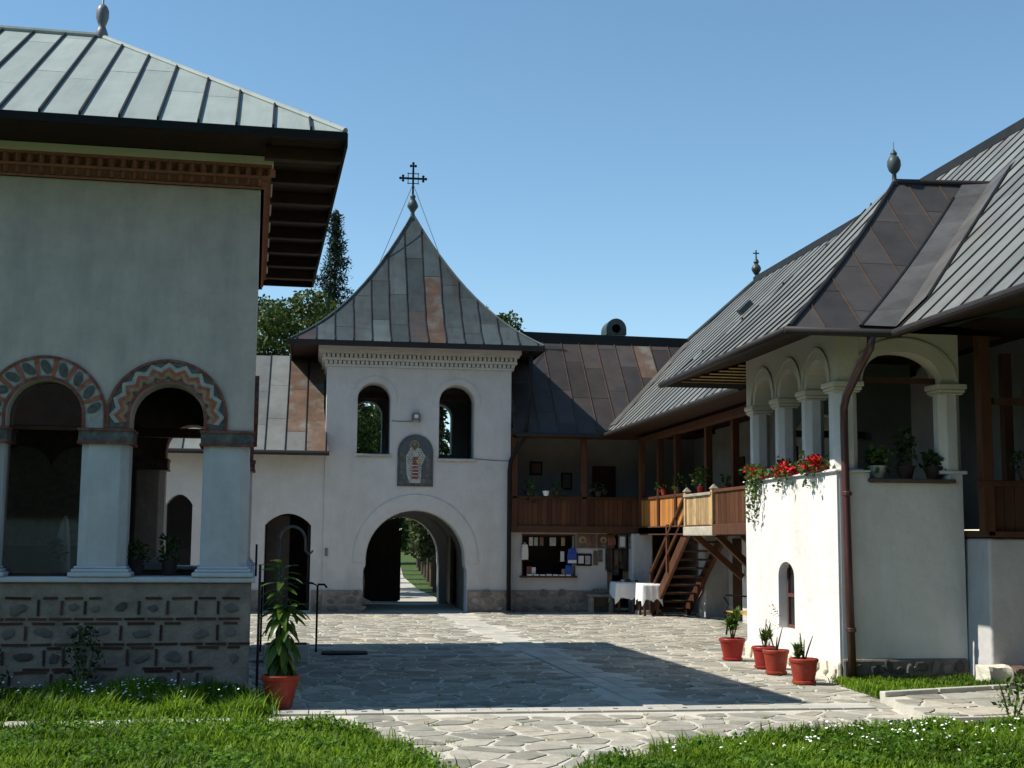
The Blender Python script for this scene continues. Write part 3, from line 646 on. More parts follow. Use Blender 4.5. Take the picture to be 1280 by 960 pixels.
# painted arch bands, slightly proud
def ringpoly(cx, cz, ri, ro, a0, a1, n): 
    o = [(cx + ro * cos(a0 + (a1 - a0) * i / n), cz + ro * sin(a0 + (a1 - a0) * i / n)) for i in range(n + 1)]
    return o + [(cx + ri * cos(a1 + (a0 - a1) * i / n), cz + ri * sin(a1 + (a0 - a1) * i / n)) for i in range(n + 1)]
def pr(loop, y0, m, name, parent): return G().prism([loop], (0, y0, 0), (1, 0, 0), (0, 0, 1), (0, -.007, 0)).build(name, M[m], parent, fix=True)
def legs(cx, r0, r1, z0, z1): return [[(cx + s * r0, z0), (cx + s * r1, z0), (cx + s * r1, z1), (cx + s * r0, z1)] for s in (-1, 1)]
for k, (cx, r, cz) in enumerate(AC[:3]):
    g = G()
    base = 'slatepaint' if k != 1 else 'greypaint'
    a = pr(ringpoly(cx, cz, .43, .635, 0, pi, 40), -.002, base, 'arch_band', ch)
    for l in legs(cx, .43, .635, 2.875, cz): pr(l, -.002, base, 'band_foot', a)
    for ri, ro in ((.397, .432), (.625, .655)):
        l1 = ringpoly(cx, cz, ri, ro, 0, pi, 48)
        G().prism([l1], (0, 0, 0), (1, 0, 0), (0, 0, 1), (0, -.022, 0)).build('arch_moulding', M['redpaint'], a, fix=True)
        for l in legs(cx, ri, ro, 2.875, cz): G().prism([l], (0, 0, 0), (1, 0, 0), (0, 0, 1), (0, -.022, 0)).build('arch_moulding', M['redpaint'], a, fix=True)
    if k != 1:
        nz = 22
        for (c0, c1, m_) in ((.44, .49, 'ochrepaint'), (.49, .54, 'orangepaint'), (.54, .59, 'greypaint')):
            zig = lambda i: .03 * (1 if i % 2 else -1)
            A = [(-.12 + (pi + .24) * i / nz) for i in range(nz + 1)]
            lp = [(cx + (c1 + zig(i)) * cos(t), cz + (c1 + zig(i)) * sin(t)) for i, t in enumerate(A)] + [(cx + (c0 + zig(i)) * cos(t), cz + (c0 + zig(i)) * sin(t)) for i, t in reversed(list(enumerate(A)))]
            pr(lp, -.0095, m_, 'zigzag', a)
    else:
        nl = 9
        for i in range(nl):
            t = (i + .5) * pi / nl; t2 = t + pi / nl * .5
            C = (cx + .53 * cos(t), cz + .53 * sin(t)); u = (cos(t + .5), sin(t + .5)); v = (-u[1], u[0])
            pr([(C[0] + u[0] * .085 * cos(q) + v[0] * .048 * sin(q), C[1] + u[1] * .085 * cos(q) + v[1] * .048 * sin(q)) for q in [2 * pi * j / 14 for j in range(14)]], -.0095, 'slatepaint', 'painted_leaf', a)
            pr(ringpoly(cx, cz, .44, .62, t2 - .045, t2 + .045, 3), -.0095, 'orangepaint', 'painted_stripe', a)
# side arch hood mouldings seen edge-on
for cy, r in ((1.02, .62), (2.54, .62), (3.95, .55)):
    G().prism([ringpoly(cy, 3.0, r - .12, r, 0, pi, 24)], (0, 0, 0), (0, 1, 0), (0, 0, 1), (.05, 0, 0)).build('arch_moulding', M['redpaint'], ch, fix=True)
# glazing in the left bay
gl = G().box(-2.62, -1.86, .25, .262, 1.27, 2.87).prism([arcade_outline(-2.62, -1.86, 2.87, 2.871, [])], (0, .25, 0), (1, 0, 0), (0, 0, 1), (0, .012, 0)).build('glazing', M['glass'], ch, fix=True)
G().prism([[(-2.24 + .39 * cos(t), 2.872 + .13 * (1 if 0 < t < pi else 1) * 1 + .39 * sin(t)) for t in [pi * i / 20 for i in range(21)]] + [(-2.63, 2.872), (-1.85, 2.872)]], (0, .25, 0), (1, 0, 0), (0, 0, 1), (0, .012, 0)).build('glazing', M['glass'], ch, fix=True)
G().box(-2.63, -1.85, .235, .28, 2.86, 2.90).box(-2.63, -1.85, .235, .28, 1.262, 1.29).build('glazing_bar', M['woodd'], ch)
G().box(-3.94, -3.16, .25, .262, 1.27, 3.39).build('glazing', M['glass'], ch)
cu = G(); V = []
for j in range(9):
    t = j / 8; wd = .10 * (1 - t) ** .6 + .015
    for i in range(7): V.append((-2.05 - wd + 2 * wd * i / 6 - .04 * (1 - t), .62 + .02 * sin(i * 2.2 + t * 2), 1.30 + .62 * t))
cu.add(V, [(j * 7 + i, j * 7 + i + 1, j * 7 + i + 8, j * 7 + i + 7) for j in range(8) for i in range(6)]); cu.build('curtain', M['cloth'], ch, smooth=True)
# brick dog-tooth cornice
cor = G().box(XL, .06, -.06, DEP + .06, 5.64, 5.66).build('cornice', M['brick'], ch)
g = G()
def course(z0, z1, e): 
    g.box(XL, e, -e, .1, z0, z1); g.box(-.1, e, .1, DEP + e, z0, z1)
course(5.64, 5.672, .035); course(5.76, 5.79, .075); course(5.885, 5.91, .115)
stuff(g.build('brick_course', M['brick'], cor))
g = G()
for z0, z1, e in ((5.676, 5.756, .03), (5.794, 5.881, .07)):
    x = -4.2
    while x < e: g.add([(x, -e + .06, z0), (x + .055, -e - .045, z0), (x + .11, -e + .06, z0), (x, -e + .06, z1), (x + .055, -e - .045, z1), (x + .11, -e + .06, z1)], [(2, 1, 0), (3, 4, 5), (0, 1, 4, 3), (1, 2, 5, 4)]); x += .125
    y = .0
    while y < DEP: g.add([(e - .06, y, z0), (e + .045, y + .055, z0), (e - .06, y + .11, z0), (e - .06, y, z1), (e + .045, y + .055, z1), (e - .06, y + .11, z1)], [(0, 1, 2), (5, 4, 3), (0, 3, 4, 1), (1, 4, 5, 2)]); y += .125
stuff(g.build('dog_tooth_bricks', M['brick'], cor, fix=True))
G().box(XL, -.1, -.02, .1, 5.66, 5.99).box(-.1, .02, -.02, DEP, 5.66, 5.99).build('cornice_backing', M['brick'], cor)
G().box(XL, .135, -.135, .1, 5.912, 6.0).box(-.1, .135, .1, DEP + .1, 5.912, 6.0).build('cornice_top', M['cream'], cor)
# roof: eave z 6.05
EZ = 6.06; EX = .88; EY = -1.05; BY = 7.2; RX = -2.2; RY = 3.08; RZ = 8.45
zfF = lambda t: (RZ - EZ) * (t / (RY - EY))
hipN = 8
frontpoly = [(-9.9, 0), (EX, 0), (RX, RY - EY), (-9.9, RY - EY)]
mc = [M['copper']]
roof_slope(ch, (0, EY, EZ), (1, 0, 0), (0, 1, 0), zfF, frontpoly, .40, mc, M['seam'], 2.2, .04, .026, phase=.12)
zfR = lambda t: (RZ - EZ) * (t / (EX - RX))
roof_slope(ch, (EX, 0, EZ), (0, 1, 0), (-1, 0, 0), zfR, [(EY, 0), (BY, 0), (RY, EX - RX)], .42, mc, M['seam'], 2.2, .05, .035)
zfB = lambda t: (RZ - EZ) * (t / (BY - RY))
g = G().add([(-9.9, BY, EZ), (EX, BY, EZ), (RX, RY, RZ), (-9.9, RY, RZ)], [(0, 1, 2, 3)]); g.build('roof_back', M['copper'], ch)
g = G().tube([(-9.9, RY, RZ + .02), (RX, RY, RZ + .02)], .05, 8); g.build('ridge_cap', M['copper'], ch)
for (qx, qy) in ((EX, EY), (EX, BY)):
    pts = [(EX + (RX - EX) * i / 8, qy + (RY - qy) * i / 8, EZ + (RZ - EZ) * (i / 8) + .015) for i in range(9)]
    G().tube(pts, .035, 8).build('hip_cap', M['copper'], ch)
f = G().lathe([(.06, -.1), (.075, 0), (.085, .05), (.06, .12), (.045, .16), (.06, .2), (.085, .28), (.085, .38), (.06, .44), (.03, .47), (.014, .48), (.012, 1.4)], (RX, RY, RZ), 16).build('finial', M['iron'], ch, smooth=True)
# eaves: fascia, boards, rafters
fas = G().box(XL, EX + .02, EY - .03, EY, EZ - .10, EZ - .01).box(EX, EX + .03, EY, BY, EZ - .16, EZ - .01).box(XL, EX, BY, BY + .03, EZ - .16, EZ - .01).build('fascia', M['black'], ch)
g = G()
def soff(p):  # a ceiling board
    pass
y = EY + .02
so = G().box(XL, EX - .01, EY + .01, -.1, EZ - .05, EZ - .04).build('soffit', M['soffit'], ch)
while y < BY - .05:
    G().box(.1, EX - .01, y, y + .13, EZ - .062 - random.uniform(0, .006), EZ - .052).build('soffit_board', M['soffit'], so); y += .14
y = -.6
while y < BY - .2:
    soften(G().box(.03, EX - .015, y, y + .12, EZ - .21, EZ - .068).build('rafter', M['soffit'], so), .008); y += .98
x = .2
while x > 99:
    soften(G().box(x, x + .12, EY + .02, -.03, EZ - .21, EZ - .056).build('rafter', M['woodd'], so), .008); x -= .72
# grey downpipe at the corner
G().tube([(.12, .02, 0), (.12, .02, 1.4)], .015, 10).build('corner_pipe', M['gutter'], ch, smooth=True)
# ------------------------------------------------------------------ left wing (behind church)
lw = root('monastery_wing', 'low white wing left of gate tower with rust-stained metal roof', 'building', (-5, 31.0, 0))
doors = [(-1.08, -.03, 1.98, .27), (-3.32, -2.72, 2.42, .24), (-6.2, -5.4, 1.98, .27)]
def segarch(x0, x1, zs, h, zb): n = 12; return [(x0, zb), (x1, zb)] + [(x1 + (x0 - x1) * i / n, zs + h * sin(pi * i / n) ** .8) for i in range(n + 1)]
holes = [segarch(*d, .02 if d[0] > -2 else .62) for d in doors]
holes[2] = segarch(*doors[2], .02)
outer = [(-12, -.05), (.255, -.05), (.255, 3.75), (-12, 3.75)]
wl_ = G().prism([outer] + holes, (0, 31.03, 0), (1, 0, 0), (0, 0, 1), (0, .45, 0)).build('wall', M['whiteg'], lw, fix=True)
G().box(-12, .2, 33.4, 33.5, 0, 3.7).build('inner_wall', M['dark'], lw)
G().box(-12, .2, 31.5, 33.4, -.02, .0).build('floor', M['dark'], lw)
d0 = doors[0]
dl = G().box(-1.05, -.52, 31.40, 31.44, .05, 2.2).build('door_leaf', M['dark'], lw)
G().box(-.10, -.06, 31.55, 32.1, .05, 2.2).build('door_leaf', M['dark'], lw)
G().box(-3.4, -2.65, 31.4, 31.44, .6, 2.7).build('window_pane', M['glassdark'], lw)
p1_ = G().box(-12, -1.12, 30.99, 31.06, -.03, .5).box(.0, .245, 30.99, 31.06, -.03, .5).build('stone_plinth', M['plinthmortar'], lw)
stones(p1_, 'stone', scatter_stones(-4.4, -1.2, .03, .5, 30.995), M['pstone'], 'y', .02)
stones(p1_, 'stone', scatter_stones(.0, .24, .03, .5, 30.995, .1, .2), M['pstone'], 'y', .02)
G().box(.30, .36, 30.98, 31.035, 1.28, 1.46).build('wall_switch', M['iron'], lw)
LEY = 30.5; LEZ = 3.66
def lpick(s, t): return M['coprust'] if (s > 4.3 and t > .9 and random.random() < .85) or (s > 4.9 and random.random() < .6) else M['copgrey']
roof_slope(lw, (-4.9, LEY, LEZ), (1, 0, 0), (0, 1, 0), lambda t: t * .93, [(-7, 0), (5.22, 0), (5.1, 1.2), (5.1, 2.75), (-7, 2.75)], .46, [M['copgrey']], M['seam'], 1.1, .035, .022, phase=.1, pick=lpick)
G().add([(-12, 33.25, 6.2), (.25, 33.25, 6.2), (.25, 36, 3.66), (-12, 36, 3.66)], [(0, 1, 2, 3)]).build('roof_back', M['copgrey'], lw)
G().tube([(-12, LEY - .04, LEZ - .04), (.34, LEY - .04, LEZ - .04)], .055, 8).build('gutter', M['gutter'], lw)
G().box(-12, .3, LEY + .02, 31.1, LEZ - .05, LEZ - .035).build('soffit', M['soffit'], lw)
# ------------------------------------------------------------------ gate tower
tw = root('gate_tower', 'white gate tower with arched passage, two belfry windows and pointed metal roof', 'tower', (2.43, 31.0, 0))
TX0, TX1, TY0, TY1 = .25, 4.62, 31.0, 35.3
def gate_loop(x0, x1, zs, top, e=.05):
    n = 20; cx = (x0 + x1) / 2; r = (x1 - x0) / 2
    P = [(x0 - e, -.04), (x1 + e, -.04), (x1 + e, .98), (x1 + e * .2, 1.05), (x1, 1.12)]
    P += [(cx + r * cos(pi * i / n), zs + (top - zs) * sin(pi * i / n)) for i in range(n + 1)]
    return P + [(x0, 1.12), (x0 - e * .2, 1.05), (x0 - e, .98)]
W1 = arch_loop(.98, 1.75, 3.66, 4.955); W2 = arch_loop(2.90, 3.74, 3.58, 4.91)
GF = gate_loop(1.24, 3.55, 1.22, 2.35)
out = [(TX0, -.05), (TX1, -.05), (TX1, 6.2), (TX0, 6.2)]
# outline with gate notch: as a wall with hole
fwl = G().prism([out, GF, W1, W2], (0, TY0, 0), (1, 0, 0), (0, 0, 1), (0, .62, 0)).build('front_wall', M['whiteg'], tw, fix=True); soften(fwl, .025, 3)
GB = gate_loop(1.38, 3.28, 1.2, 2.25, 0.02); B1 = arch_loop(.98, 1.75, 3.9, 4.9); B2 = arch_loop(2.90, 3.6, 3.9, 4.9)
G().prism([out, GB, B1, B2], (0, TY1 - .55, 0), (1, 0, 0), (0, 0, 1), (0, .55, 0)).build('back_wall', M['whiteg'], tw, fix=True)
yw = [(31.62, -.05), (34.75, -.05), (34.75, 6.2), (31.62, 6.2)]
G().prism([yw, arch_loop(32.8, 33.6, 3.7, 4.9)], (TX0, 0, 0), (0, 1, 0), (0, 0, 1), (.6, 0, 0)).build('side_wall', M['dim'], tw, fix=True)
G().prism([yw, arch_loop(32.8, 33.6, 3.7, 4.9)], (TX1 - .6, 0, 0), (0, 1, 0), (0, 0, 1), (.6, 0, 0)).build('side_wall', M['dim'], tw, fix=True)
# passage vault
n = 18; prof = [(1.16, 0), (1.16, 1.1)] + [(2.395 - 1.235 * cos(pi * i / n), 1.2 + 1.2 * sin(pi * i / n)) for i in range(n + 1)] + [(3.63, 1.1), (3.63, 0)]
g = G(); k = len(prof); g.add([(x, 31.6, z) for x, z in prof] + [(x, 34.77, z) for x, z in prof], [(i, i + 1, i + 1 + k, i + k) for i in range(k - 1)]); g.build('vault', M['vaultm'], tw, smooth=True)
G().box(TX0 + .6, TX1 - .6, 31.62, 34.75, 3.1, 3.25).build('belfry_floor', M['woodd'], tw)
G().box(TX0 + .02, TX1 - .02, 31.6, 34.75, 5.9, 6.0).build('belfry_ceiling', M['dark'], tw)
g = G().beam((.9, 32.6, 5.2), (4.0, 32.6, 5.2), .14, .16); g.build('belfry_beam', M['woodd'], tw)
# threshold and passage floor
G().box(1.2, 3.6, 31.0, 35.6, -.045, .006).build('passage_floor', M['slab'], tw)
# doors: left leaf shut at the back, right leaf folded against the wall
n = 10
def leaf(x0, x1, y, name):
    d = G()
    lp = [(x0, .07), (x1, .07)] + [(x1 + (x0 - x1) * i / n, 1.15 + 1.08 * sqrt(max(0, 1 - ((x1 + (x0 - x1) * i / n - 2.33) / 1.0) ** 2))) for i in range(n + 1)]
    return d.prism([lp], (0, y, 0), (1, 0, 0), (0, 0, 1), (0, .06, 0)).build(name, M['dark'], tw, fix=True)
dl = leaf(1.36, 2.24, 34.66, 'gate_leaf')
for x in (1.5, 1.72, 1.94, 2.12): G().box(x, x + .17, 34.63, 34.66, .1, 1.9).build('plank', M['dark'], dl)
d2 = G().box(3.5, 3.56, 33.55, 34.55, .06, 1.95).build('gate_leaf', M['woodd'], tw)
for y in (33.58, 33.8, 34.02, 34.26): G().box(3.475, 3.5, y, y + .2, .1, 1.9).build('plank', M['woodd'], d2)
# thin raised outlines round arches
def ring(cx, cz, rx, rz, wd, z0, name):
    n = 40; A = [pi * i / n for i in range(n + 1)]
    o = [(cx + rx, z0)] + [(cx + rx * cos(t), cz + rz * sin(t)) for t in A] + [(cx - rx, z0)]
    i_ = [(cx + rx - wd, z0)] + [(cx + (rx - wd) * cos(t), cz + (rz - wd) * sin(t)) for t in A] + [(cx - rx + wd, z0)]
    return G().prism([o + i_[::-1]], (0, TY0, 0), (1, 0, 0), (0, 0, 1), (0, -.018, 0)).build(name, M['whiteg'], tw, fix=True)
def surround(opening, rx, rz, cx, cz, z0):
    n = 40; o = [(cx - rx, z0), (cx + rx, z0)] + [(cx + rx * cos(pi * i / n), cz + rz * sin(pi * i / n)) for i in range(n + 1)]
    return o
def band(cx, cz, r0x, r0z, r1x, r1z, z0, proud, name):
    n = 36; A = [pi * i / n for i in range(n + 1)]
    o = [(cx + r1x, z0)] + [(cx + r1x * cos(t), cz + r1z * sin(t)) for t in A] + [(cx - r1x, z0)]
    i_ = [(cx + r0x, z0)] + [(cx + r0x * cos(t), cz + r0z * sin(t)) for t in A] + [(cx - r0x, z0)]
    return G().prism([o + i_[::-1]], (0, TY0 + .002, 0), (1, 0, 0), (0, 0, 1), (0, -proud, 0)).build(name, M['whiteg'], tw, fix=True)
band(2.395, 1.22, 1.17, 1.145, 1.45, 1.50, 1.14, .02, 'gate_surround')
band(1.365, 4.955, .40, .40, .53, .53, 4.86, .014, 'window_surround')
band(3.32, 4.91, .435, .435, .56, .56, 4.8, .014, 'window_surround')
for a, b, z in ((.95, 1.78, 3.65), (2.87, 3.77, 3.57)): soften(G().box(a, b, 30.94, 31.55, z - .055, z).build('window_sill', M['slab'], tw), .008)
# plinth with stones
p_ = soften(G().box(TX0 + .002, 1.17, 30.94, 31.02, -.03, .5).build('stone_plinth', M['plinthmortar'], tw), .015)
stones(p_, 'stone', scatter_stones(.3, 1.15, .03, .5, 30.945), M['pstone'], 'y', .02)
p_ = soften(G().box(3.62, TX1 + .03, 30.94, 31.02, -.03, .5).build('stone_plinth', M['plinthmortar'], tw), .015)
stones(p_, 'stone', scatter_stones(3.66, 4.62, .03, .5, 30.945), M['pstone'], 'y', .02)
# flared cornice with dentils
cor = G()
for e0, z0, z1 in ((.05, 5.70, 5.75), (.12, 5.84, 5.90), (.17, 6.0, 6.06), (.21, 6.06, 6.18)): cor.box(TX0 - e0, TX1 + e0, TY0 - e0, TY1 + e0, z0, z1)
cor = cor.build('cornice', M['whiteg'], tw)
g = G()
for e0, z0, z1 in ((.055, 5.755, 5.835), (.11, 5.905, 5.995)):
    x = TX0 - e0
    while x < TX1 + e0: g.box(x, x + .075, TY0 - e0 - .014, TY0 + .02, z0, z1); x += .105
stuff(g.build('dentils', M['whiteg'], cor))
# roof, concave
RX0, RX1, RY0, RY1 = -.60, 5.28, 30.30, 36.0; CX, CY = 2.34, 33.15; RZ0, RZ1 = 6.22, 9.97
a_, b_ = (RX1 - RX0) / 2, (RY1 - RY0) / 2
def prof_(q): return (RZ1 - RZ0) * (.50 * q + .50 * q ** 2.2)
def pickT(s, t):
    r = random.random()
    if abs(s - .43) < .1 and t < 1.5: return M['coprust']
    return M['copdark'] if r < .97 else M['copbrown']
for (org, U, W, hl, dp) in (((CX, RY0, RZ0), (1, 0, 0), (0, 1, 0), a_, b_), ((CX, RY1, RZ0), (-1, 0, 0), (0, -1, 0), a_, b_), ((RX0, CY, RZ0), (0, -1, 0), (1, 0, 0), b_, a_), ((RX1, CY, RZ0), (0, 1, 0), (-1, 0, 0), b_, a_)):
    roof_slope(tw, org, U, W, (lambda d: (lambda t: prof_(t / d)))(dp), [(-hl, 0), (hl, 0), (0, dp)], .43, [M['copdark']], M['seam'], .95, .035, .03, phase=.215, band=14, pick=pickT)
for sx, sy in ((RX0, RY0), (RX1, RY0), (RX0, RY1), (RX1, RY1)):
    G().tube([(sx + (CX - sx) * i / 14, sy + (CY - sy) * i / 14, RZ0 + prof_(i / 14) + .01) for i in range(15)], .03, 8).build('hip_cap', M['copdark'], tw)
fas = G().box(RX0 - .02, RX1 + .02, RY0 - .025, RY0, RZ0 - .13, RZ0 - .005).box(RX0 - .025, RX0, RY0, RY1, RZ0 - .13, RZ0 - .005).box(RX1, RX1 + .025, RY0, RY1, RZ0 - .13, RZ0 - .005).box(RX0, RX1, RY1, RY1 + .02, RZ0 - .13, RZ0 - .005).build('fascia', M['gutter'], tw)
g = G().add([(RX0, RY0, RZ0 - .06), (RX1, RY0, RZ0 - .06), (RX1, RY1, RZ0 - .06), (RX0, RY1, RZ0 - .06), (TX0 - .2, TY0 - .2, RZ0 - .03), (TX1 + .2, TY0 - .2, RZ0 - .03), (TX1 + .2, TY1 + .2, RZ0 - .03), (TX0 - .2, TY1 + .2, RZ0 - .03)], [(0, 1, 5, 4), (1, 2, 6, 5), (2, 3, 7, 6), (3, 0, 4, 7)])
g.build('soffit', M['soffit'], tw)
# ball and cross
fin = G().lathe([(.13, -.2), (.075, 0), (.05, .1), (.06, .14), (.135, .25), (.145, .29), (.10, .40), (.055, .48), (.07, .5), (.07, .55), (.025, .6)], (CX, CY, RZ1 - .08), 14).build('finial', M['copdark'], tw, smooth=True)
cz = 10.90
cr = G().box(CX - .025, CX + .025, CY - .015, CY + .015, RZ1 + .45, 11.30).box(CX - .33, CX + .33, CY - .014, CY + .014, cz - .025, cz + .025)
for dx in (-.13, .13): cr.box(CX + dx - .009, CX + dx + .009, CY - .01, CY + .01, cz - .15, cz + .15)
for dz in (-.13, .13): cr.box(CX - .15, CX + .15, CY - .009, CY + .009, cz + dz - .009, cz + dz + .009)
for ex, ez, ux, uz in ((-.33, 0, 1, 0), (.33, 0, -1, 0), (0, .40, 0, -1)):
    for q in ((0, 0), (.07, .06), (.07, -.06)):
        px_, pz_ = CX + ex + ux * q[0] + uz * q[1], cz + ez + uz * q[0] + ux * q[1]
        cr.prism([[(px_ + .034 * cos(2 * pi * i / 10), pz_ + .034 * sin(2 * pi * i / 10)) for i in range(10)]], (0, CY - .016, 0), (1, 0, 0), (0, 0, 1), (0, .032, 0))
    cr.box(CX + ex + ux * .07 - (.06 if uz else .014), CX + ex + ux * .07 + (.06 if uz else .014), CY - .012, CY + .012, cz + ez + uz * .07 - (.014 if uz else .06), cz + ez + uz * .07 + (.014 if uz else .06))
cr.build('cross', M['black'], tw, fix=True)
for e in ((1.32, 32.2, 8.05), (3.2, 32.3, 8.15)): G().tube([(CX, CY, cz - .14), e], .009, 5).build('guy_wire', M['iron'], tw)
# floodlight, cable, downpipe
lampo = G().box(2.27, 2.43, 30.87, 30.97, 4.46, 4.64).box(2.25, 2.27, 30.9, 31.0, 4.42, 4.6).box(2.43, 2.45, 30.9, 31.0, 4.42, 4.6).build('floodlight', M['iron'], tw); soften(lampo, .02)
G().prism([[(2.35 + .05 * cos(2 * pi * i / 14), 4.55 + .05 * sin(2 * pi * i / 14)) for i in range(14)]], (0, 30.865, 0), (1, 0, 0), (0, 0, 1), (0, .02, 0)).build('lamp_lens', M['paper'], lampo, fix=True)
G().tube([(1.78, 30.99, 4.44), (2.0, 30.99, 4.43), (2.25, 30.98, 4.44)], .008, 5).build('cable', M['iron'], tw)
G().tube([(3.76, 30.99, 3.58), (4.2, 30.99, 3.55), (4.62, 30.99, 3.54)], .008, 5).build('cable', M['iron'], tw)
G().tube([(5.0, 30.45, 6.1), (5.0, 30.5, 5.2), (4.92, 30.75, 4.1), (4.74, 30.85, 3.82), (4.6, 30.86, 3.55), (4.57, 30.86, 3.3), (4.57, 30.86, 1.5), (4.57, 30.86, .05)], .052, 10).build('downpipe', M['black'], tw, smooth=True)
# icon in its niche
ic = root('saint_icon', 'arched mosaic icon of robed bearded saint above gate arch', 'icon', (2.35, 30.99, 2.91))
IC = 2.35
def ip(loop, lay, m, name, parent=None): return G().prism([loop], (0, 30.995 - .004 * lay, 0), (1, 0, 0), (0, 0, 1), (0, -.006, 0)).build(name, M[m], parent or ic, fix=True)
G().prism([arch_loop(1.93, 2.77, 2.91, 3.71), arch_loop(1.955, 2.745, 2.935, 3.705)], (0, 31.0, 0), (1, 0, 0), (0, 0, 1), (0, -.03, 0)).build('frame', M['slatepaint'], ic, fix=True)
ip(arch_loop(1.956, 2.744, 2.936, 3.705), 0, 'mosaic', 'panel')
circ = lambda x, z, r, k=18: [(x + r * cos(2 * pi * i / k), z + r * sin(2 * pi * i / k)) for i in range(k)]
ip([(1.956, 2.936), (2.744, 2.936), (2.744, 3.09), (1.956, 3.09)], 1, 'slatepaint', 'ground_band')
for s in (-1, 1): ip([(IC + s * .24, 3.10), (IC + s * .36, 3.10), (IC + s * .36, 3.70), (IC + s * .24, 3.70)][::s], 1, 'slatepaint', 'side_panel')
robe = ip([(IC - .13, 2.99), (IC + .13, 2.99), (IC + .15, 3.4), (IC + .24, 3.62), (IC + .12, 3.80), (IC - .12, 3.82), (IC - .22, 3.62), (IC - .2, 3.2), (IC - .15, 3.05)], 2, 'greypaint', 'robe')
for i in range(7):
    for j in range(13):
        x = IC - .205 + i * .062 + (.031 if j % 2 else 0); z = 3.12 + j * .053
        if abs(x - IC) < .06 or abs(x - IC) > .09 + .11 * min(1, max(0, (z - 2.95) / .6)): continue
        ip([(x - .016, z), (x, z - .02), (x + .016, z), (x, z + .02)], 3, 'slatepaint', 'robe_cross', robe)
st_ = ip([(IC - .085, 3.08), (IC + .075, 3.08), (IC + .055, 3.6), (IC - .06, 3.6)], 4, 'redpaint', 'stole')
for z in (3.15, 3.23, 3.31, 3.39): ip([(IC - .078, z), (IC + .068, z), (IC + .068, z + .014), (IC - .078, z + .014)], 5, 'paper', 'stole_line', st_)
ip(circ(IC - .02, 3.885, .105), 3, 'gold', 'halo'); ip(circ(IC - .02, 3.885, .088), 4, 'mosaic', 'halo_field')
ip([(IC - .02 + .05 * cos(2 * pi * i / 14), 3.885 + .064 * sin(2 * pi * i / 14)) for i in range(14)], 5, 'skin', 'face')
ip([(IC - .065, 3.885), (IC - .02, 3.86), (IC + .025, 3.885), (IC + .02, 3.79), (IC - .02, 3.75), (IC - .06, 3.79)], 6, 'slatepaint', 'beard')
ip(circ(IC + .07, 3.5, .05, 10), 5, 'gold', 'book')
# ------------------------------------------------------------------ back wing (right of tower)
bw = root('gallery_wing', 'white back wing with wooden gallery and brown copper roof right of gate tower', 'building', (6.2, 31.2, 0))
g = G().prism([[(4.63, -.05), (7.0, -.05), (7.0, 1.88), (4.63, 1.88)], [(4.95, .84), (6.2, .84), (6.2, 1.80), (4.95, 1.80)]], (0, 31.2, 0), (1, 0, 0), (0, 0, 1), (0, .3, 0)); g.build('lower_wall', M['whiteg'], bw, fix=True)
G().box(7.0, 7.12, 31.2, 33.2, 0, 1.88).box(7.1, 12, 33.0, 33.2, 0, 1.88).build('recess_wall', M['fresco'], bw)
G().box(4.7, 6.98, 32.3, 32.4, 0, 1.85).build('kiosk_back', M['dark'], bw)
p_ = G().box(4.64, 7.04, 31.14, 31.22, -.03, .5).build('stone_plinth', M['plinthmortar'], bw); soften(p_, .015)
stones(p_, 'stone', scatter_stones(4.68, 7.0, .03, .5, 31.145), M['pstone'], 'y', .02)
soften(G().box(4.88, 6.26, 31.08, 31.5, .80, .84).build('kiosk_counter', M['woodd'], bw), .006)
G().box(4.93, 6.22, 31.17, 31.2, 1.79, 1.82).box(4.93, 4.955, 31.17, 31.2, .84, 1.79).box(6.195, 6.22, 31.17, 31.2, .84, 1.79).build('kiosk_frame', M['woodd'], bw)
for z in (1.45, 1.16): G().box(4.96, 5.35, 31.9, 32.2, z, z + .02).box(5.9, 6.19, 31.9, 32.2, z, z + .02).build('shelf', M['woodd'], bw)
# gallery
G().box(4.63, 9.7, 31.05, 33.0, 1.90, 2.0).build('gallery_floor', M['woodd'], bw)
soften(G().box(4.63, 7.9, 31.0, 31.12, 1.86, 2.03).build('floor_beam', M['woodd'], bw), .01)
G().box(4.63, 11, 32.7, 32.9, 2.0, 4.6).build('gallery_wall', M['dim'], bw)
gd = G().box(6.95, 7.55, 32.66, 32.7, 2.0, 3.55).build('gallery_door', M['woodd'], bw); 
for a in (6.0, 6.42): pass
rl = G().box(4.66, 7.85, 31.0, 31.12, 2.66, 2.72).build('gallery_rail', M['wood'], bw); soften(rl, .008)
boards(rl, 'board', (4.7, 31.07), (7.8, 31.07), 2.03, 2.66, 27, M['wood'])
for x in (4.72, 6.40): soften(G().box(x - .07, x + .07, 31.0, 31.14, 2.0, 4.2).build('post', M['wood'], bw), .012)
soften(G().box(4.63, 8.0, 31.0, 31.14, 4.1, 4.26).build('wall_plate', M['woodd'], bw), .01)
G().box(4.63, 11, 30.8, 33.0, 4.27, 4.3).build('gallery_ceiling', M['woodd'], bw)
BZ = 4.2; BY0 = 30.7; BR = 33.2; BK = 1.04
def pickB(s, t): return M['copbrown'] if random.random() < .96 else M['coprust']
roof_slope(bw, (4.5, BY0, BZ), (1, 0, 0), (0, 1, 0), lambda t: t * BK, [(.15, 0), (2.35, 0), (2.35 + 1.095 * 2.5, 2.5), (.15, 2.5)], .47, [M['copbrown']], M['seambrown'], 1.0, .035, .025, phase=.3, pick=pickB)
G().add([(4.6, BR, 6.8), (12, BR, 6.8), (12, 35.7, 4.2), (4.6, 35.7, 4.2)], [(0, 1, 2, 3)]).build('roof_back', M['copbrown'], bw)
g = G().beam((4.62, BR, 6.86), (9.75, BR, 6.80), .16, .30); g.build('ridge_cap', M['seam'], bw)
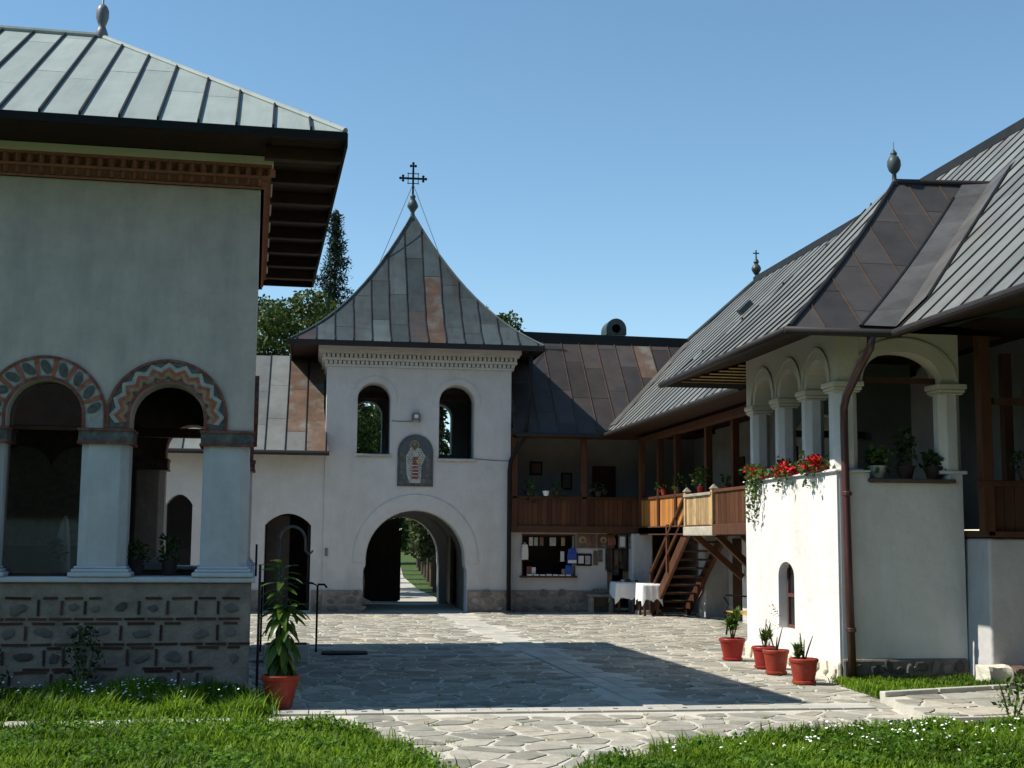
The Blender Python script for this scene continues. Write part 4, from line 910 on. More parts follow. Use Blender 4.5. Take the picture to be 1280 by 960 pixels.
G().tube([(4.7, BY0 - .05, BZ - .04), (6.82, BY0 - .05, BZ - .04)], .055, 8).build('gutter', M['gutter'], bw)
chm = root('chimney', 'small white chimney with rounded metal hood on brown copper roof', 'chimney', (7.78, 33.1, 6.6))
G().box(7.52, 8.02, 33.55, 34.1, 6.0, 7.08).build('stack', M['whiteg'], chm)
hood = G(); n = 14
lp = [(7.5, 7.06), (8.04, 7.06)] + [(7.77 + .27 * cos(pi * i / n), 7.2 + .29 * sin(pi * i / n)) for i in range(n + 1)]
hole = [(7.77 + .12 * cos(2 * pi * i / 16), 7.22 + .12 * sin(2 * pi * i / 16)) for i in range(16)]
hood.prism([lp, hole], (0, 33.5, 0), (1, 0, 0), (0, 0, 1), (0, .65, 0)).build('hood', M['copdark'], chm, fix=True)
G().box(7.6, 7.94, 34.05, 34.12, 7.1, 7.36).build('flue', M['black'], chm)
# ------------------------------------------------------------------ right wing
rw = root('gallery_wing', 'long right wing with wooden gallery under steep grey seamed roof', 'building', (9, 22, 0))
K = .95; REX = 6.8; REZ = 4.2; RGX = 11.2
ylen0 = 6.0
poly = [(ylen0, 0), (14.68, 0), (17.45, 2.80), (20.22, 0), (30.7, 0), (33.2, 2.74), (32.3, RGX - REX), (ylen0, RGX - REX)]
def pickR(s, t): return M['copgrey']
deck = roof_slope(rw, (REX, 0, REZ), (0, 1, 0), (1, 0, 0), lambda t: t * K, poly, .50, [M['copgrey']], M['seam'], 2.4, .028, .035, phase=.1, pick=pickR)
G().add([(RGX, ylen0, REZ + K * (RGX - REX)), (RGX, 32.3, REZ + K * (RGX - REX)), (15.6, 35.5, REZ), (15.6, ylen0, REZ)], [(3, 2, 1, 0)]).build('roof_back', M['copgrey'], rw)
G().add([(RGX, 32.3, REZ + K * (RGX - REX)), (9.54, 33.2, 6.8), (9.0, 36, 4.2), (15.6, 36, 4.2)], [(0, 1, 2, 3)]).build('roof_end', M['copgrey'], rw)
G().beam((RGX, ylen0, REZ + K * (RGX - REX) + .03), (RGX, 32.35, REZ + K * (RGX - REX) + .03), .14, .16).build('ridge_cap', M['seam'], rw)
G().tube([(RGX, 32.3, 8.42), (9.5, 33.22, 6.82)], .05, 8).build('hip_cap', M['copdark'], rw)
# valley flashing along back wing
g = G()
def vl(t, o, dz): return (REX + .2 + (2.74 - .2) * t + o, 30.7 + .18 + (2.5 - .18) * t, REZ + K * ((.2 + (2.74 - .2) * t) + max(o, 0)) + dz)
NV = 8
for i in range(NV):
    g.add([vl(i / NV, -.02, .03), vl((i + 1) / NV, -.02, .03), (vl((i + 1) / NV, 0, 0)[0], vl((i + 1) / NV, 0, 0)[1] - .62, vl((i + 1) / NV, 0, .022)[2]), (vl(i / NV, 0, 0)[0], vl(i / NV, 0, 0)[1] - .62, vl(i / NV, 0, .022)[2])], [(0, 1, 2, 3)], random.random())
g.build('valley_flashing', M['coppale'], rw)
f = G().lathe([(.08, -.1), (.05, .02), (.04, .1), (.07, .13), (.12, .22), (.125, .27), (.09, .34), (.045, .38), (.075, .43), (.05, .49), (.025, .53), (.015, .62)], (RGX, 32.3, 8.45), 14).box(RGX - .08, RGX + .08, 32.29, 32.31, 9.10, 9.13).box(RGX - .015, RGX + .015, 32.29, 32.31, 9.0, 9.2).build('finial', M['copdark'], rw, smooth=False)
G().beam((9.5, 28.55, 6.86), (9.75, 28.55, 7.10), .22, .14).build('roof_vent', M['copdark'], rw)
# eaves
G().tube([(REX - .06, ylen0, REZ - .05), (REX - .06, 14.62, REZ - .05)], .052, 10).build('gutter', M['gutter'], rw)
G().tube([(REX - .06, 20.3, REZ - .05), (REX - .06, 30.7, REZ - .05)], .052, 10).build('gutter', M['gutter'], rw)
G().add([(REX, ylen0, REZ - .05), (9.9, ylen0, REZ + .75), (9.9, 15.2, REZ + .75), (REX, 15.2, REZ - .05), (REX, 20, REZ - .05), (9.9, 20, REZ + .2), (9.9, 31.2, REZ + .2), (REX, 31.2, REZ - .05), (8.2, 15.2, REZ + .3), (9.9, 15.2, REZ + .3), (9.9, 20, REZ + .3), (8.2, 20, REZ + .3)], [(0, 1, 2, 3), (4, 5, 6, 7), (8, 9, 10, 11)]).build('soffit', M['soffit'], rw)
# gallery, far part
G().box(7.76, 9.7, 19.7, 31.0, 1.86, 1.98).build('gallery_floor', M['woodd'], rw)
soften(G().box(7.72, 7.86, 19.7, 31.0, 1.82, 2.02).build('floor_beam', M['woodd'], rw), .01)
G().box(9.6, 9.8, 15.9, 33.0, 1.9, 4.6).build('gallery_wall', M['dim'], rw)
for y0 in (22.4, 25.3, 28.6):
    d = G().box(9.56, 9.6, y0, y0 + .8, 1.98, 3.6).build('gallery_door', M['woodd'], rw)
for y in (30.95, 29.25, 27.8, 22.6, 20.9): soften(G().box(7.73, 7.87, y - .07, y + .07, 1.98, 4.16).build('post', M['wood'], rw), .012)
for y in (26.35, 24.6): soften(G().box(7.98, 8.12, y - .07, y + .07, 1.98, 4.16).build('post', M['wood'], rw), .012)
soften(G().box(7.72, 7.88, 19.7, 31.0, 4.0, 4.15).build('wall_plate', M['woodd'], rw), .01)
r1 = soften(G().box(7.74, 7.86, 27.05, 31.0, 2.64, 2.70).build('gallery_rail', M['wood'], rw), .008)
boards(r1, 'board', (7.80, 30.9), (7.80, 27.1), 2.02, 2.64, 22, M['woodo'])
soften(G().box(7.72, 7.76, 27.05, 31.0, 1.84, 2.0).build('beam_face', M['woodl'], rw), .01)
r2_ = soften(G().box(7.74, 7.86, 19.7, 25.1, 2.64, 2.70).build('gallery_rail', M['wood'], rw), .008)
boards(r2_, 'board', (7.80, 25.0), (7.80, 19.75), 2.02, 2.64, 30, M['wood'])
# ground floor, far part: recessed wall and piers
G().box(9.3, 9.7, 19.6, 33.0, -.05, 1.86).build('lower_wall', M['whiteg'], rw)
for y0, y1, x0 in ((29.0, 29.5, 8.75), (26.4, 27.0, 8.95), (23.0, 23.6, 8.75)): soften(G().box(x0, 9.32, y0, y1, -.05, 1.84).build('pier', M['whiteg'], rw), .03)
soften(G().box(7.55, 8.05, 30.9, 31.35, -.05, 1.86).build('corner_pier', M['whiteg'], rw), .03)
G().box(9.27, 9.3, 25.0, 25.8, .0, 1.75).box(9.27, 9.3, 28.0, 28.6, .0, 1.75).build('cellar_door', M['woodd'], rw)
# near block at the right edge
blk = G(); blk.add([(8.20, 15.28, -.05), (12, 15.28, -.05), (12, 20, -.05), (8.20, 20, -.05), (8.25, 15.33, 1.76), (12, 15.33, 1.76), (12, 20, 1.76), (8.25, 20, 1.76)], [(3, 2, 1, 0), (4, 5, 6, 7), (0, 1, 5, 4), (1, 2, 6, 5), (2, 3, 7, 6), (3, 0, 4, 7)])
soften(blk.build('lower_block', M['whiteg'], rw), .035, 3)
rough_box(G(), 8.0, 8.32, 14.97, 15.3, -.08, .24, 5, .03, 1).build('corner_stone', M['cream'], rw)
rough_box(G(), 8.34, 9.9, 15.02, 15.28, -.06, .22, 6, .025, 2).build('dark_step', M['stepstone'], rw)
G().box(8.22, 12, 15.25, 20, 1.77, 1.84).build('gallery_floor', M['woodd'], rw)
soften(G().box(8.16, 8.31, 15.25, 15.4, 1.78, 4.3).build('post', M['wood'], rw), .012)
r3 = soften(G().box(8.10, 10.5, 15.24, 15.38, 2.40, 2.47).build('gallery_rail', M['woodd'], rw), .01)
boards(r3, 'board', (8.32, 15.33), (10.4, 15.33), 1.84, 2.40, 15, M['woodd'])
G().box(9.9, 10.0, 6, 15.3, -.05, 4.2).box(10.0, 12, 15.31, 15.38, 1.8, 4.2).build('near_wall', M['dim'], rw)
G().box(9.0, 9.12, 16.2, 16.32, 1.84, 4.2).build('post', M['woodd'], rw)
G().box(8.35, 9.9, 15.27, 15.4, 3.42, 3.50).build('tie_beam', M['woodd'], rw)
# ------------------------------------------------------------------ pavilion
pv = root('arcaded_pavilion', 'white arcaded pavilion with copper hipped roof and ball finial on right', 'pavilion', (7.3, 17.5, 0))
PX0, PX1, PY0, PY1 = 6.51, 8.2, 15.85, 19.4
# lower walls: left with the window niche, front plain
win = segarch(17.42, 18.02, 1.28, .13, .50)
win = [(17.40, .50), (18.02, .50), (18.02, 1.22)] + [(17.71 + .31 * cos(pi * i / 12), 1.22 + .20 * sin(pi * i / 12)) for i in range(1, 12)] + [(17.40, 1.22)]
lwall = G().prism([[(PY0, -.05), (PY1, -.05), (PY1, 2.58), (PY0, 2.58)], win], (PX0, 0, 0), (0, 1, 0), (0, 0, 1), (.42, 0, 0)).build('left_wall', M['white'], pv, fix=True)
fo_ = G().prism([[(PX0 + .035, -.05), (PX1, -.05), (PX1, 2.57), (8.02, 2.57), (8.02, 2.45), (6.95, 2.45), (6.95, 2.57), (PX0 + .035, 2.57)]], (0, PY0 - .004, 0), (1, 0, 0), (0, 0, 1), (0, .42, 0)).build('front_wall', M['white'], pv, fix=True); soften(fo_, .006)
G().box(PX0 + .421, PX1 + .3, PY1 - .35, PY1, -.05, 2.58).build('rear_wall', M['dim'], pv)
G().box(PX0 + .42, 9.0, PY0 + .42, PY1 - .35, 1.80, 1.86).build('floor', M['slab'], pv)
wf = G().box(6.63, 6.68, 17.42, 17.46, .5, 1.4).box(6.63, 6.68, 17.96, 18.0, .5, 1.4).box(6.63, 6.68, 17.46, 17.96, .5, .55).box(6.63, 6.68, 17.46, 17.96, .93, .98).box(6.63, 6.68, 17.46, 17.96, 1.34, 1.4).box(6.635, 6.675, 17.69, 17.73, .55, 1.34).build('window_frame', M['paintwood'], pv)
G().box(6.65, 6.66, 17.46, 17.96, .55, 1.34).build('window_pane', M['glassdark'], pv)
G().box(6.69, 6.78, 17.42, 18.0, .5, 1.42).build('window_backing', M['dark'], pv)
# arcade: columns
def column(cx, cy, hw, z0=2.58, z1=3.62, sq=False):
    c = hw * .55
    o8 = [(-hw, -hw + c), (-hw + c, -hw), (hw - c, -hw), (hw, -hw + c), (hw, hw - c), (hw - c, hw), (-hw + c, hw), (-hw, hw - c)] if not sq else [(-hw, -hw), (hw, -hw), (hw, hw), (-hw, hw)]
    p = G().prism([o8], (cx, cy, z0), (1, 0, 0), (0, 1, 0), (0, 0, z1 - z0)).build('column', M['white'], pv, fix=True); soften(p, .008)
    g = G()
    for e, a, b in ((.014, z1 - .025, z1), (.03, z1, z1 + .045), (.05, z1 + .045, z1 + .11)): g.box(cx - hw - e, cx + hw + e, cy - hw - e, cy + hw + e, a, b)
    soften(g.build('capital', M['cream'], p), .012)
    soften(G().box(cx - hw - .03, cx + hw + .03, cy - hw - .03, cy + hw + .03, z0 - .01, z0 + .035).build('base', M['white'], p), .01)
CYs = [15.98 + .02, 17.03 + .02, 18.10, 19.20]
column(6.68, 16.02, .16)
for cy in CYs[1:]: column(6.68, cy, .135)
column(8.09, 16.02, .15)
arcs = [((CYs[i] + CYs[i + 1]) / 2 + (.02 if i == 0 else 0), .37 if i else .36, 3.73) for i in range(3)]
G().prism([arcade_outline(PY0, PY1, 3.73, 4.46, [(a, r, z) for a, r, z in arcs])], (PX0 + .03, 0, 0), (0, 1, 0), (0, 0, 1), (.30, 0, 0)).build('left_arcade', M['cream'], pv, fix=True)
for a, r, z in arcs:
    rp_ = [(a + (r + .14) * cos(pi * i / 24), z + .02 + (r + .14) * sin(pi * i / 24)) for i in range(25)] + [(a + (r + .10) * cos(pi * i / 24), z + .02 + (r + .10) * sin(pi * i / 24)) for i in range(24, -1, -1)]
    G().prism([rp_], (PX0 + .03, 0, 0), (0, 1, 0), (0, 0, 1), (-.02, 0, 0)).build('arch_moulding', M['cream'], pv, fix=True)
# front arch: wide, slightly pointed basket shape
n = 24; cx = 7.42; rr = .53
ar = [(cx - rr * cos(pi * i / n), 3.73 + .40 * sin(pi * i / n) ** .8) for i in range(n + 1)]
G().prism([[(PX0 + .34, 4.46), (PX0 + .34, 3.73), (cx - rr, 3.73)] + ar[1:-1] + [(cx + rr, 3.73), (PX1, 3.73), (PX1, 4.46)]], (0, PY0 + .02, 0), (1, 0, 0), (0, 0, 1), (0, .30, 0)).build('front_arcade', M['cream'], pv, fix=True)
o_ = [(cx + .03 - (rr + .20) * cos(pi * i / n), 3.75 + .56 * sin(pi * i / n)) for i in range(n + 1)]; i_ = [(cx + .03 - (rr + .155) * cos(pi * i / n), 3.75 + .515 * sin(pi * i / n)) for i in range(n, -1, -1)]
G().prism([o_ + i_], (0, PY0 + .02, 0), (1, 0, 0), (0, 0, 1), (0, -.02, 0)).build('arch_moulding', M['cream'], pv, fix=True)
# inner arch wall and tie beam behind
iw = [(6.9, 4.42), (6.9, 1.85), (7.12, 1.85), (7.12, 3.2)] + [(7.62 - .5 * cos(pi * i / 16), 3.25 + .36 * sin(pi * i / 16)) for i in range(17)] + [(8.12, 3.2), (8.12, 1.85), (9.0, 1.85), (9.0, 4.42)]
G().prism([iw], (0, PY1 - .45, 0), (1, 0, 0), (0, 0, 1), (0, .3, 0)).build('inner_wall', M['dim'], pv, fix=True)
G().beam((6.8, 16.05, 3.78), (8.0, 16.05, 3.78), .07, .07).build('tie_beam', M['woodd'], pv)
G().beam((7.05, 18.85, 3.30), (8.2, 18.85, 3.30), .07, .1).build('tie_beam', M['woodd'], pv)
G().box(6.85, 9.0, 16.2, 19.1, 4.40, 4.43).build('ceiling', M['woodd'], pv)
soften(G().box(6.92, 8.08, 15.78, 16.25, 2.45, 2.50).build('sill', M['stepstone'], pv), .01)
soften(G().box(6.47, 6.95, 15.8, 19.42, 2.58, 2.60).build('parapet_cap', M['white'], pv), .008)
# plinth
lp_ = G().box(PX0 - .05, PX0 + .02, PY0 - .03, PY1, -.05, .22).build('whitewashed_plinth', M['cream'], pv); soften(lp_, .04, 2)
p_ = G().box(PX0 + .02, PX1 - .02, PY0 - .05, PY0 + .02, -.05, .26).build('stone_plinth', M['pstone'], pv); soften(p_, .03, 2)
stones(p_, 'stone', [(a, PY0 - .045, .14 + random.uniform(-.04, .04), w_, h_, random.uniform(-.4, .4)) for a, w_, h_ in ((6.72, .12, .2), (6.95, .17, .13), (7.12, .1, .19), (7.26, .13, .12), (7.40, .10, .17), (7.55, .18, .15), (7.74, .12, .22), (7.9, .14, .16), (8.06, .13, .18), (7.02, .12, .09), (7.46, .14, .08))], M['rstone'], 'y', .025)
stones(lp_, 'stone', [(a, PX0 - .045, .12 + random.uniform(-.03, .03), .2, .17, random.uniform(-.4, .4)) for a in (15.95, 16.2, 16.5, 16.8, 17.1, 17.5, 17.9, 18.3, 18.7, 19.1)], M['cream'], 'x', .04)
# roof
QX, QY0, QY1, QZ = 5.48, 14.66, 20.25, 4.2; AX, AYc, AZ = 8.13, 17.45, 6.82
hp = AX - QX; fpn = AYc - QY0; ku = lambda d: (lambda t: (AZ - QZ) * (.86 * (t / d) + .14 * (t / d) ** 2))
zh = lambda t: (AZ - QZ) * (.86 * (t / hp) + .14 * (t / hp) ** 2)
roof_slope(pv, (QX, AYc, QZ), (0, -1, 0), (1, 0, 0), zh, [(AYc - QY1, 0), (AYc - QY0, 0), (0, hp)], .42, [M['copgrey']], M['seam'], 2.0, .028, .035, phase=.1, band=8)
zf_ = lambda t: (AZ - QZ) * (.86 * (t / fpn) + .14 * (t / fpn) ** 2)
roof_slope(pv, (QX, QY0, QZ), (1, 0, 0), (0, 1, 0), zf_, [(0, 0), (1.38, 0), (4.15, fpn), (hp, fpn)], .48, [M['copgb']], M['seambrown'], .75, .02, .018, phase=.44, band=8)
zb_ = zf_
roof_slope(pv, (QX, QY1, QZ), (-1, 0, 0), (0, -1, 0), lambda t: (AZ - QZ) * (.86 * (t / (QY1 - AYc)) + .14 * (t / (QY1 - AYc)) ** 2), [(0, 0), (-hp, QY1 - AYc), (-4.15, QY1 - AYc), (-1.38, 0)], .48, [M['copgrey']], M['seam'], 2, .04, .03, band=6)
G().tube([(AX, AYc, AZ + .02), (9.65, AYc, AZ + .06)], .04, 8).build('ridge_cap', M['copbrown'], pv)
G().tube([(QX + hp * i / 8, QY0 + fpn * i / 8, QZ + zh(hp * i / 8) + .012) for i in range(9)], .03, 8).build('hip_cap', M['seam'], pv)
# valley flashing to the main roof
g = G(); NV = 10
for i in range(NV):
    def vp(t, o):
        x = REX + 2.8 * t; y = QY0 + fpn * t
        return (x + max(o, 0), y + min(o, 0) * 0, REZ + K * (2.8 * t + max(o, 0)) + .05) if o >= 0 else (x + o, y, QZ + zf_(fpn * t) + .05)
    a, b = i / NV, (i + 1) / NV; tt = random.random()
    g.add([vp(a, -.42), vp(a, 0), vp(b, 0), vp(b, -.42)], [(0, 1, 2, 3)], tt); g.add([vp(a, 0), vp(a, .40), vp(b, .40), vp(b, 0)], [(0, 1, 2, 3)], tt)
g.build('valley_flashing', M['coppale'], pv, smooth=False)
sv = G(); sv.tube([(REX - .44 + 2.8 * t, QY0 + fpn * t, QZ + zf_(fpn * t) + .04) for t in [i / 10 for i in range(10)]], .022, 6); sv.build('seam', M['seam'], pv)
sv = G(); sv.tube([(REX + .41 + 2.8 * t, QY0 + fpn * t, REZ + K * (2.8 * t + .41) + .03) for t in [i / 10 for i in range(10)]], .02, 6); sv.build('seam', M['seam'], pv)
fz = AZ
f = G().lathe([(.07, -.05), (.035, .02), (.03, .13), (.04, .14), (.075, .18), (.098, .25), (.094, .32), (.065, .38), (.035, .40), (.05, .415), (.045, .44), (.015, .48), (.006, .5), (.005, .60)], (AX, AYc, fz), 18).build('finial', M['copdark'], pv, smooth=True)
# gutters, soffit, downpipe
G().tube([(QX - .06, QY1, QZ - .05), (QX - .06, QY0 - .02, QZ - .05)], .052, 10).build('gutter', M['gutter'], pv, smooth=True)
G().tube([(QX - .08, QY0 - .06, QZ - .05), (REX - .1, QY0 - .06, QZ - .05), (REX - .02, QY0 - .1, QZ - .05)], .052, 10).build('gutter', M['gutter'], pv, smooth=True)
SZ0, SZ1, SD = QZ - .03, QZ + .27, 1.16
so = G().add([(QX + .01, QY0 + .01, SZ0), (8.2, QY0 + .01, SZ0), (8.2, QY0 + SD, SZ1), (QX + SD, QY0 + SD, SZ1), (QX + SD, QY1 - SD + .3, SZ1), (QX + .01, QY1 - .02, SZ0), (8.2, QY1 - .02, SZ0), (8.2, QY1 - SD + .3, SZ1)], [(0, 1, 2, 3), (0, 3, 4, 5), (5, 4, 7, 6)]).build('soffit', M['soffit'], pv)
y = 19.45
i = 0
while y < QY1 - .05: G().box(QX + .10 + (QY1 - y) * 1.1, 7.7, y, y + .10, SZ0 - .02 + (QY1 - y) * .3, SZ0 - .008 + (QY1 - y) * .3).build('soffit_board', M['woodl'], so); y += .11
dp = G().tube([(6.47, QY0 - .05, QZ - .08), (6.47, QY0 + .0, QZ - .22), (6.50, 15.0, QZ - .38), (6.57, 15.62, 3.52), (6.58, 15.74, 3.38), (6.585, 15.76, 3.1), (6.60, 15.76, 1.5), (6.62, 15.74, .02)], .05, 12).build('downpipe', M['pipe'], pv, smooth=True)
for z in (2.3, .62): G().lathe([(.054, -.03), (.064, -.02), (.064, .02), (.054, .03)], (6.60 + (2.3 - z) * .01, 15.755, z), 12).build('pipe_collar', M['pipe'], dp)
# stovepipe bracket between pavilion and wing
# ------------------------------------------------------------------ wooden stair with landing
st = root('wooden_staircase', 'open brown wooden staircase with boarded landing box beside right wing', 'staircase', (8.2, 28.5, 0))
SX0, SX1 = 7.80, 8.62; FY, TYp = 30.0, 27.05; HZ = 1.92
for x in (SX0, SX1): soften(G().beam((x, FY + .05, .04), (x, TYp - .05, HZ), .07, .26).build('stringer', M['wood'], st), .008)
NT = 10
for i in range(NT):
    t = (i + .7) / NT; y = FY + (TYp - FY) * t; z = HZ * t
    soften(G().box(SX0 + .04, SX1 - .04, y - .13, y + .13, z - .02, z + .025).build('tread', M['woodd'], st), .006)
for y, zb in ((FY - .12, .05), (28.45, 1.0)):
    soften(G().box(SX0 - .09, SX0 - .02, y - .04, y + .04, zb, zb + 1.05).build('baluster_post', M['wood'], st), .006)
soften(G().beam((SX0 - .055, FY - .05, .92), (SX0 - .055, TYp, 2.62), .07, .08).build('handrail', M['wood'], st), .01)
soften(G().beam((SX0 - .055, FY - .05, .52), (SX0 - .055, TYp, 2.22), .05, .08).build('mid_rail', M['wood'], st), .01)
rough_box(G(), 7.45, 8.0, 29.95, 30.3, -.04, .1, 4, .015, 3).build('foot_stone', M['slab'], st)
LX, LY0, LY1 = 7.75, 25.1, 27.05
G().box(LX + .05, 9.3, LY0 + .05, LY1, 1.90, 1.96).build('landing_floor', M['woodd'], st)
soften(G().box(LX - .04, LX + .06, LY0 - .05, LY1 + .05, 1.80, 1.99).build('landing_beam', M['woodg'], st), .02)
soften(G().box(LX + .06, 9.3, LY0 - .05, LY0 + .06, 1.80, 1.99).build('landing_beam', M['woodd'], st), .02)
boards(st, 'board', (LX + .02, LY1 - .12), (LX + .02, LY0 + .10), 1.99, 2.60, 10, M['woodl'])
boards(st, 'board', (LX + .1, LY0 + .03), (9.2, LY0 + .03), 1.99, 2.60, 9, M['woodd'])  # shaded side in darker wood than the sun side, shade put into colour
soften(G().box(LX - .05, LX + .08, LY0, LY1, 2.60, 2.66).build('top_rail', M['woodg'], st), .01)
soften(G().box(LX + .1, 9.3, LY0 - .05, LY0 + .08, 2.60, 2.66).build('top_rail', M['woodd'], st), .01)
for y in (LY0, LY1 - .06):
    p = soften(G().box(LX - .03, LX + .09, y - .04, y + .08, 1.99, 2.72).build('corner_post', M['woodl'], st), .008)
    G().add([(LX - .05, y - .06, 2.72), (LX + .11, y - .06, 2.72), (LX + .11, y + .10, 2.72), (LX - .05, y + .10, 2.72), (LX + .03, y + .02, 2.82)], [(3, 2, 1, 0), (0, 1, 4), (1, 2, 4), (2, 3, 4), (3, 0, 4)]).build('post_cap', M['woodg'], p)
for a, b in (((7.85, 25.15, 1.82), (8.75, 25.4, 1.05)), ((7.85, 26.7, 1.82), (8.9, 26.8, .95)), ((8.35, 25.12, 1.82), (9.2, 25.2, 1.1))): soften(G().beam(a, b, .09, .13).build('brace', M['wood'], st), .008)
G().box(8.7, 8.84, 25.15, 25.3, .0, 1.82).build('support_post', M['woodd'], st)
# ------------------------------------------------------------------ kiosk goods
def cloth_sheet(x0, x1, y, z0, z1, amp, name, m, parent=None, nx=14, seed=0, thick=.01, ragged=.03):
    r = random.Random(seed); ph = r.uniform(0, 6); g = G(); nz = 8
    V = []
    for side in (0, thick):
        for j in range(nz + 1):
            for i in range(nx + 1):
                u = i / nx; v = j / nz
                zb = z0 + ragged * sin(u * 9 + ph) * (1 - v)
                V.append((x0 + (x1 - x0) * u, y + side + amp * (1 - v * .8) * sin(u * 14 + ph + v), zb + (z1 - zb) * v))
    n1 = (nx + 1) * (nz + 1); F = []
    for j in range(nz):
        for i in range(nx):
            a = j * (nx + 1) + i; F += [(a, a + 1, a + nx + 2, a + nx + 1), (n1 + a + nx + 1, n1 + a + nx + 2, n1 + a + 1, n1 + a)]
    for i in range(nx): F += [(i, n1 + i, n1 + i + 1, i + 1)]
    for j in range(nz): a = j * (nx + 1); F += [(a, a + nx + 1, n1 + a + nx + 1, n1 + a)]; b = a + nx; F += [(b, n1 + b, n1 + b + nx + 1, b + nx + 1)]
    g.add(V, F); return g.build(name, m, parent, fix=True, smooth=True)
def bag(x, z, w, h, m, label, extra=None, y=31.09):
    r_ = root('shopping_bag', label, 'bag', (x, y, z))
    g = G().prism([[(x - w / 2, z), (x + w / 2, z), (x + w * .49, z + h * .5), (x + w * .40, z + h), (x - w * .38, z + h), (x - w * .5, z + h * .45)]], (0, y, 0), (1, 0, 0), (0, 0, 1), (0, .05, 0)); soften(g.build('body', m, r_, fix=True), .015)
    G().tube([(x - w * .15, y + .02, z + h * .97), (x - w * .08, y + .02, z + h * 1.12), (x + w * .08, y + .02, z + h * 1.12), (x + w * .15, y + .02, z + h * .97)], .007, 5).build('handle', m, r_)
    if extra: G().box(x - w * .42, x + w * .42, y - .006, y - .001, z + h * extra[0], z + h * extra[1]).build('print', M['paper'], r_)
bag(4.99, 1.22, .17, .36, M['paper'], 'pale bag hanging at the left side of kiosk hatch')
bag(6.13, 1.13, .24, .36, M['blue'], 'blue and white bag hanging at right side of kiosk hatch', (.05, .25))
bag(6.05, .86, .18, .24, M['blue'], 'plain blue bag standing on kiosk counter', None, 31.12)
i = 0
for x, w, h, c, lab in ((5.05, .12, .22, 'redpaint', 'small red-brown icon leaning at the left end of kiosk counter'), (5.17, .10, .2, 'paper', 'small pale framed picture on kiosk counter'), (5.9, .12, .16, 'ochrepaint', 'small ochre box on right part of kiosk counter')):
    tag(soften(G().box(x, x + w, 31.2, 31.26, .845, .845 + h).build('souvenir', M[c], None, loc=(x, 31.2, .845)), .006), lab, 'souvenir')
for k in range(7):
    x = 5.05 + k * .155; tag(soften(G().box(x, x + .125, 31.1, 31.2, .842, .87 + random.uniform(0, .02)).build('booklet', M['paper'], None, loc=(x, 31.1, .842)), .004), ['leftmost', 'second', 'third', 'fourth', 'fifth', 'sixth', 'rightmost'][k] + ' pale booklet in the row along kiosk counter', 'booklet', 'booklets along the kiosk counter')
for k, (x, c, lab) in enumerate(((5.12, 'paper', 'pale print hanging first in the kiosk hatch top row'), (5.24, 'greypaint', 'grey print hanging second in the kiosk hatch top row'), (5.38, 'fresco', 'brown print hanging third in the kiosk hatch top row'), (5.62, 'greypaint', 'wide grey print hanging mid kiosk hatch top row'), (5.9, 'ochrepaint', 'ochre print hanging last in the kiosk hatch top row'))):
    tag(G().box(x, x + (.15 if k == 3 else .09), 31.3, 31.315, 1.55, 1.75).build('hanging_print', M[c], None, loc=(x, 31.3, 1.55)), lab, 'print')
tag(G().box(5.88, 5.97, 31.28, 31.3, 1.18, 1.42).build('price_list', M['paper'], None, loc=(5.88, 31.28, 1.18)), 'narrow white price list hanging inside kiosk hatch', 'notice')
nb = root('notice_frame', 'black frame with two white notices on wall right of kiosk', 'notice', (6.45, 31.17, 1.1))
soften(G().box(6.25, 6.62, 31.165, 31.198, 1.08, 1.37).build('frame', M['black'], nb), .005)
G().box(6.29, 6.42, 31.155, 31.164, 1.14, 1.32).build('notice', M['paper'], nb); G().box(6.46, 6.58, 31.155, 31.164, 1.12, 1.32).build('notice', M['greypaint'], nb)
for k, (x, w, c, c2, lab) in enumerate(((6.25, .48, 'fresco', 'redpaint', 'wide dark icon banner with haloed figure right of kiosk'), (6.76, .42, 'paintwood', 'orangepaint', 'reddish icon banner second in the row right of kiosk'), (7.24, .2, 'slatepaint', 'paper', 'small pale icon third in the row above the stalls'), (7.49, .2, 'slatepaint', 'ochrepaint', 'small ochre icon fourth in the row above the stalls'), (7.74, .2, 'slatepaint', 'greypaint', 'small grey icon last in the row beside corner pier'))):
    r_ = root('wall_icon', lab, 'icon', (x, 31.1, 1.5)); yy = 31.15 if k < 2 else 31.05
    soften(G().box(x, x + w, yy, yy + .03, 1.50, 1.82).build('panel', M[c], r_), .004)
    if k < 2:
        G().prism([circ(x + .14, 1.70, .075)], (0, yy - .004, 0), (1, 0, 0), (0, 0, 1), (0, .004, 0)).build('halo', M['gold'], r_, fix=True)
        G().prism([circ(x + .14, 1.69, .05)], (0, yy - .008, 0), (1, 0, 0), (0, 0, 1), (0, .004, 0)).build('face', M['slatepaint'], r_, fix=True)
        G().prism([[(x + .06, 1.52), (x + .24, 1.52), (x + .19, 1.63), (x + .1, 1.63)]], (0, yy - .006, 0), (1, 0, 0), (0, 0, 1), (0, .006, 0)).build('robe', M['slatepaint'], r_, fix=True)
        for q in range(4): G().box(x + .26 + q * .05, x + .285 + q * .05, yy - .005, yy, 1.56 + .01 * q, 1.76 - .02 * (q % 2)).build('figure', M[c2], r_)
    else:
        G().box(x + .035, x + w - .035, yy - .006, yy, 1.54, 1.78).build('image', M[c2], r_)
G().box(7.1, 7.9, 31.08, 31.14, 1.82, 1.86).build('hanging_rail', M['woodd'], bw)
for k, (x, w, c, z0, lab) in enumerate(((6.95, .13, 'dark', .98, 'dark textile hanging left of the stall recess'), (7.2, .2, 'fresco', 1.0, 'brown textile hanging in stall recess left'), (7.5, .2, 'paintwood', .95, 'reddish textile hanging mid stall recess'))):
    o = cloth_sheet(x, x + w, 31.17 if k == 0 else 31.4, z0, 1.48, .015, 'hanging_textile', M[c], None, seed=k); tag(o, lab, 'textile')
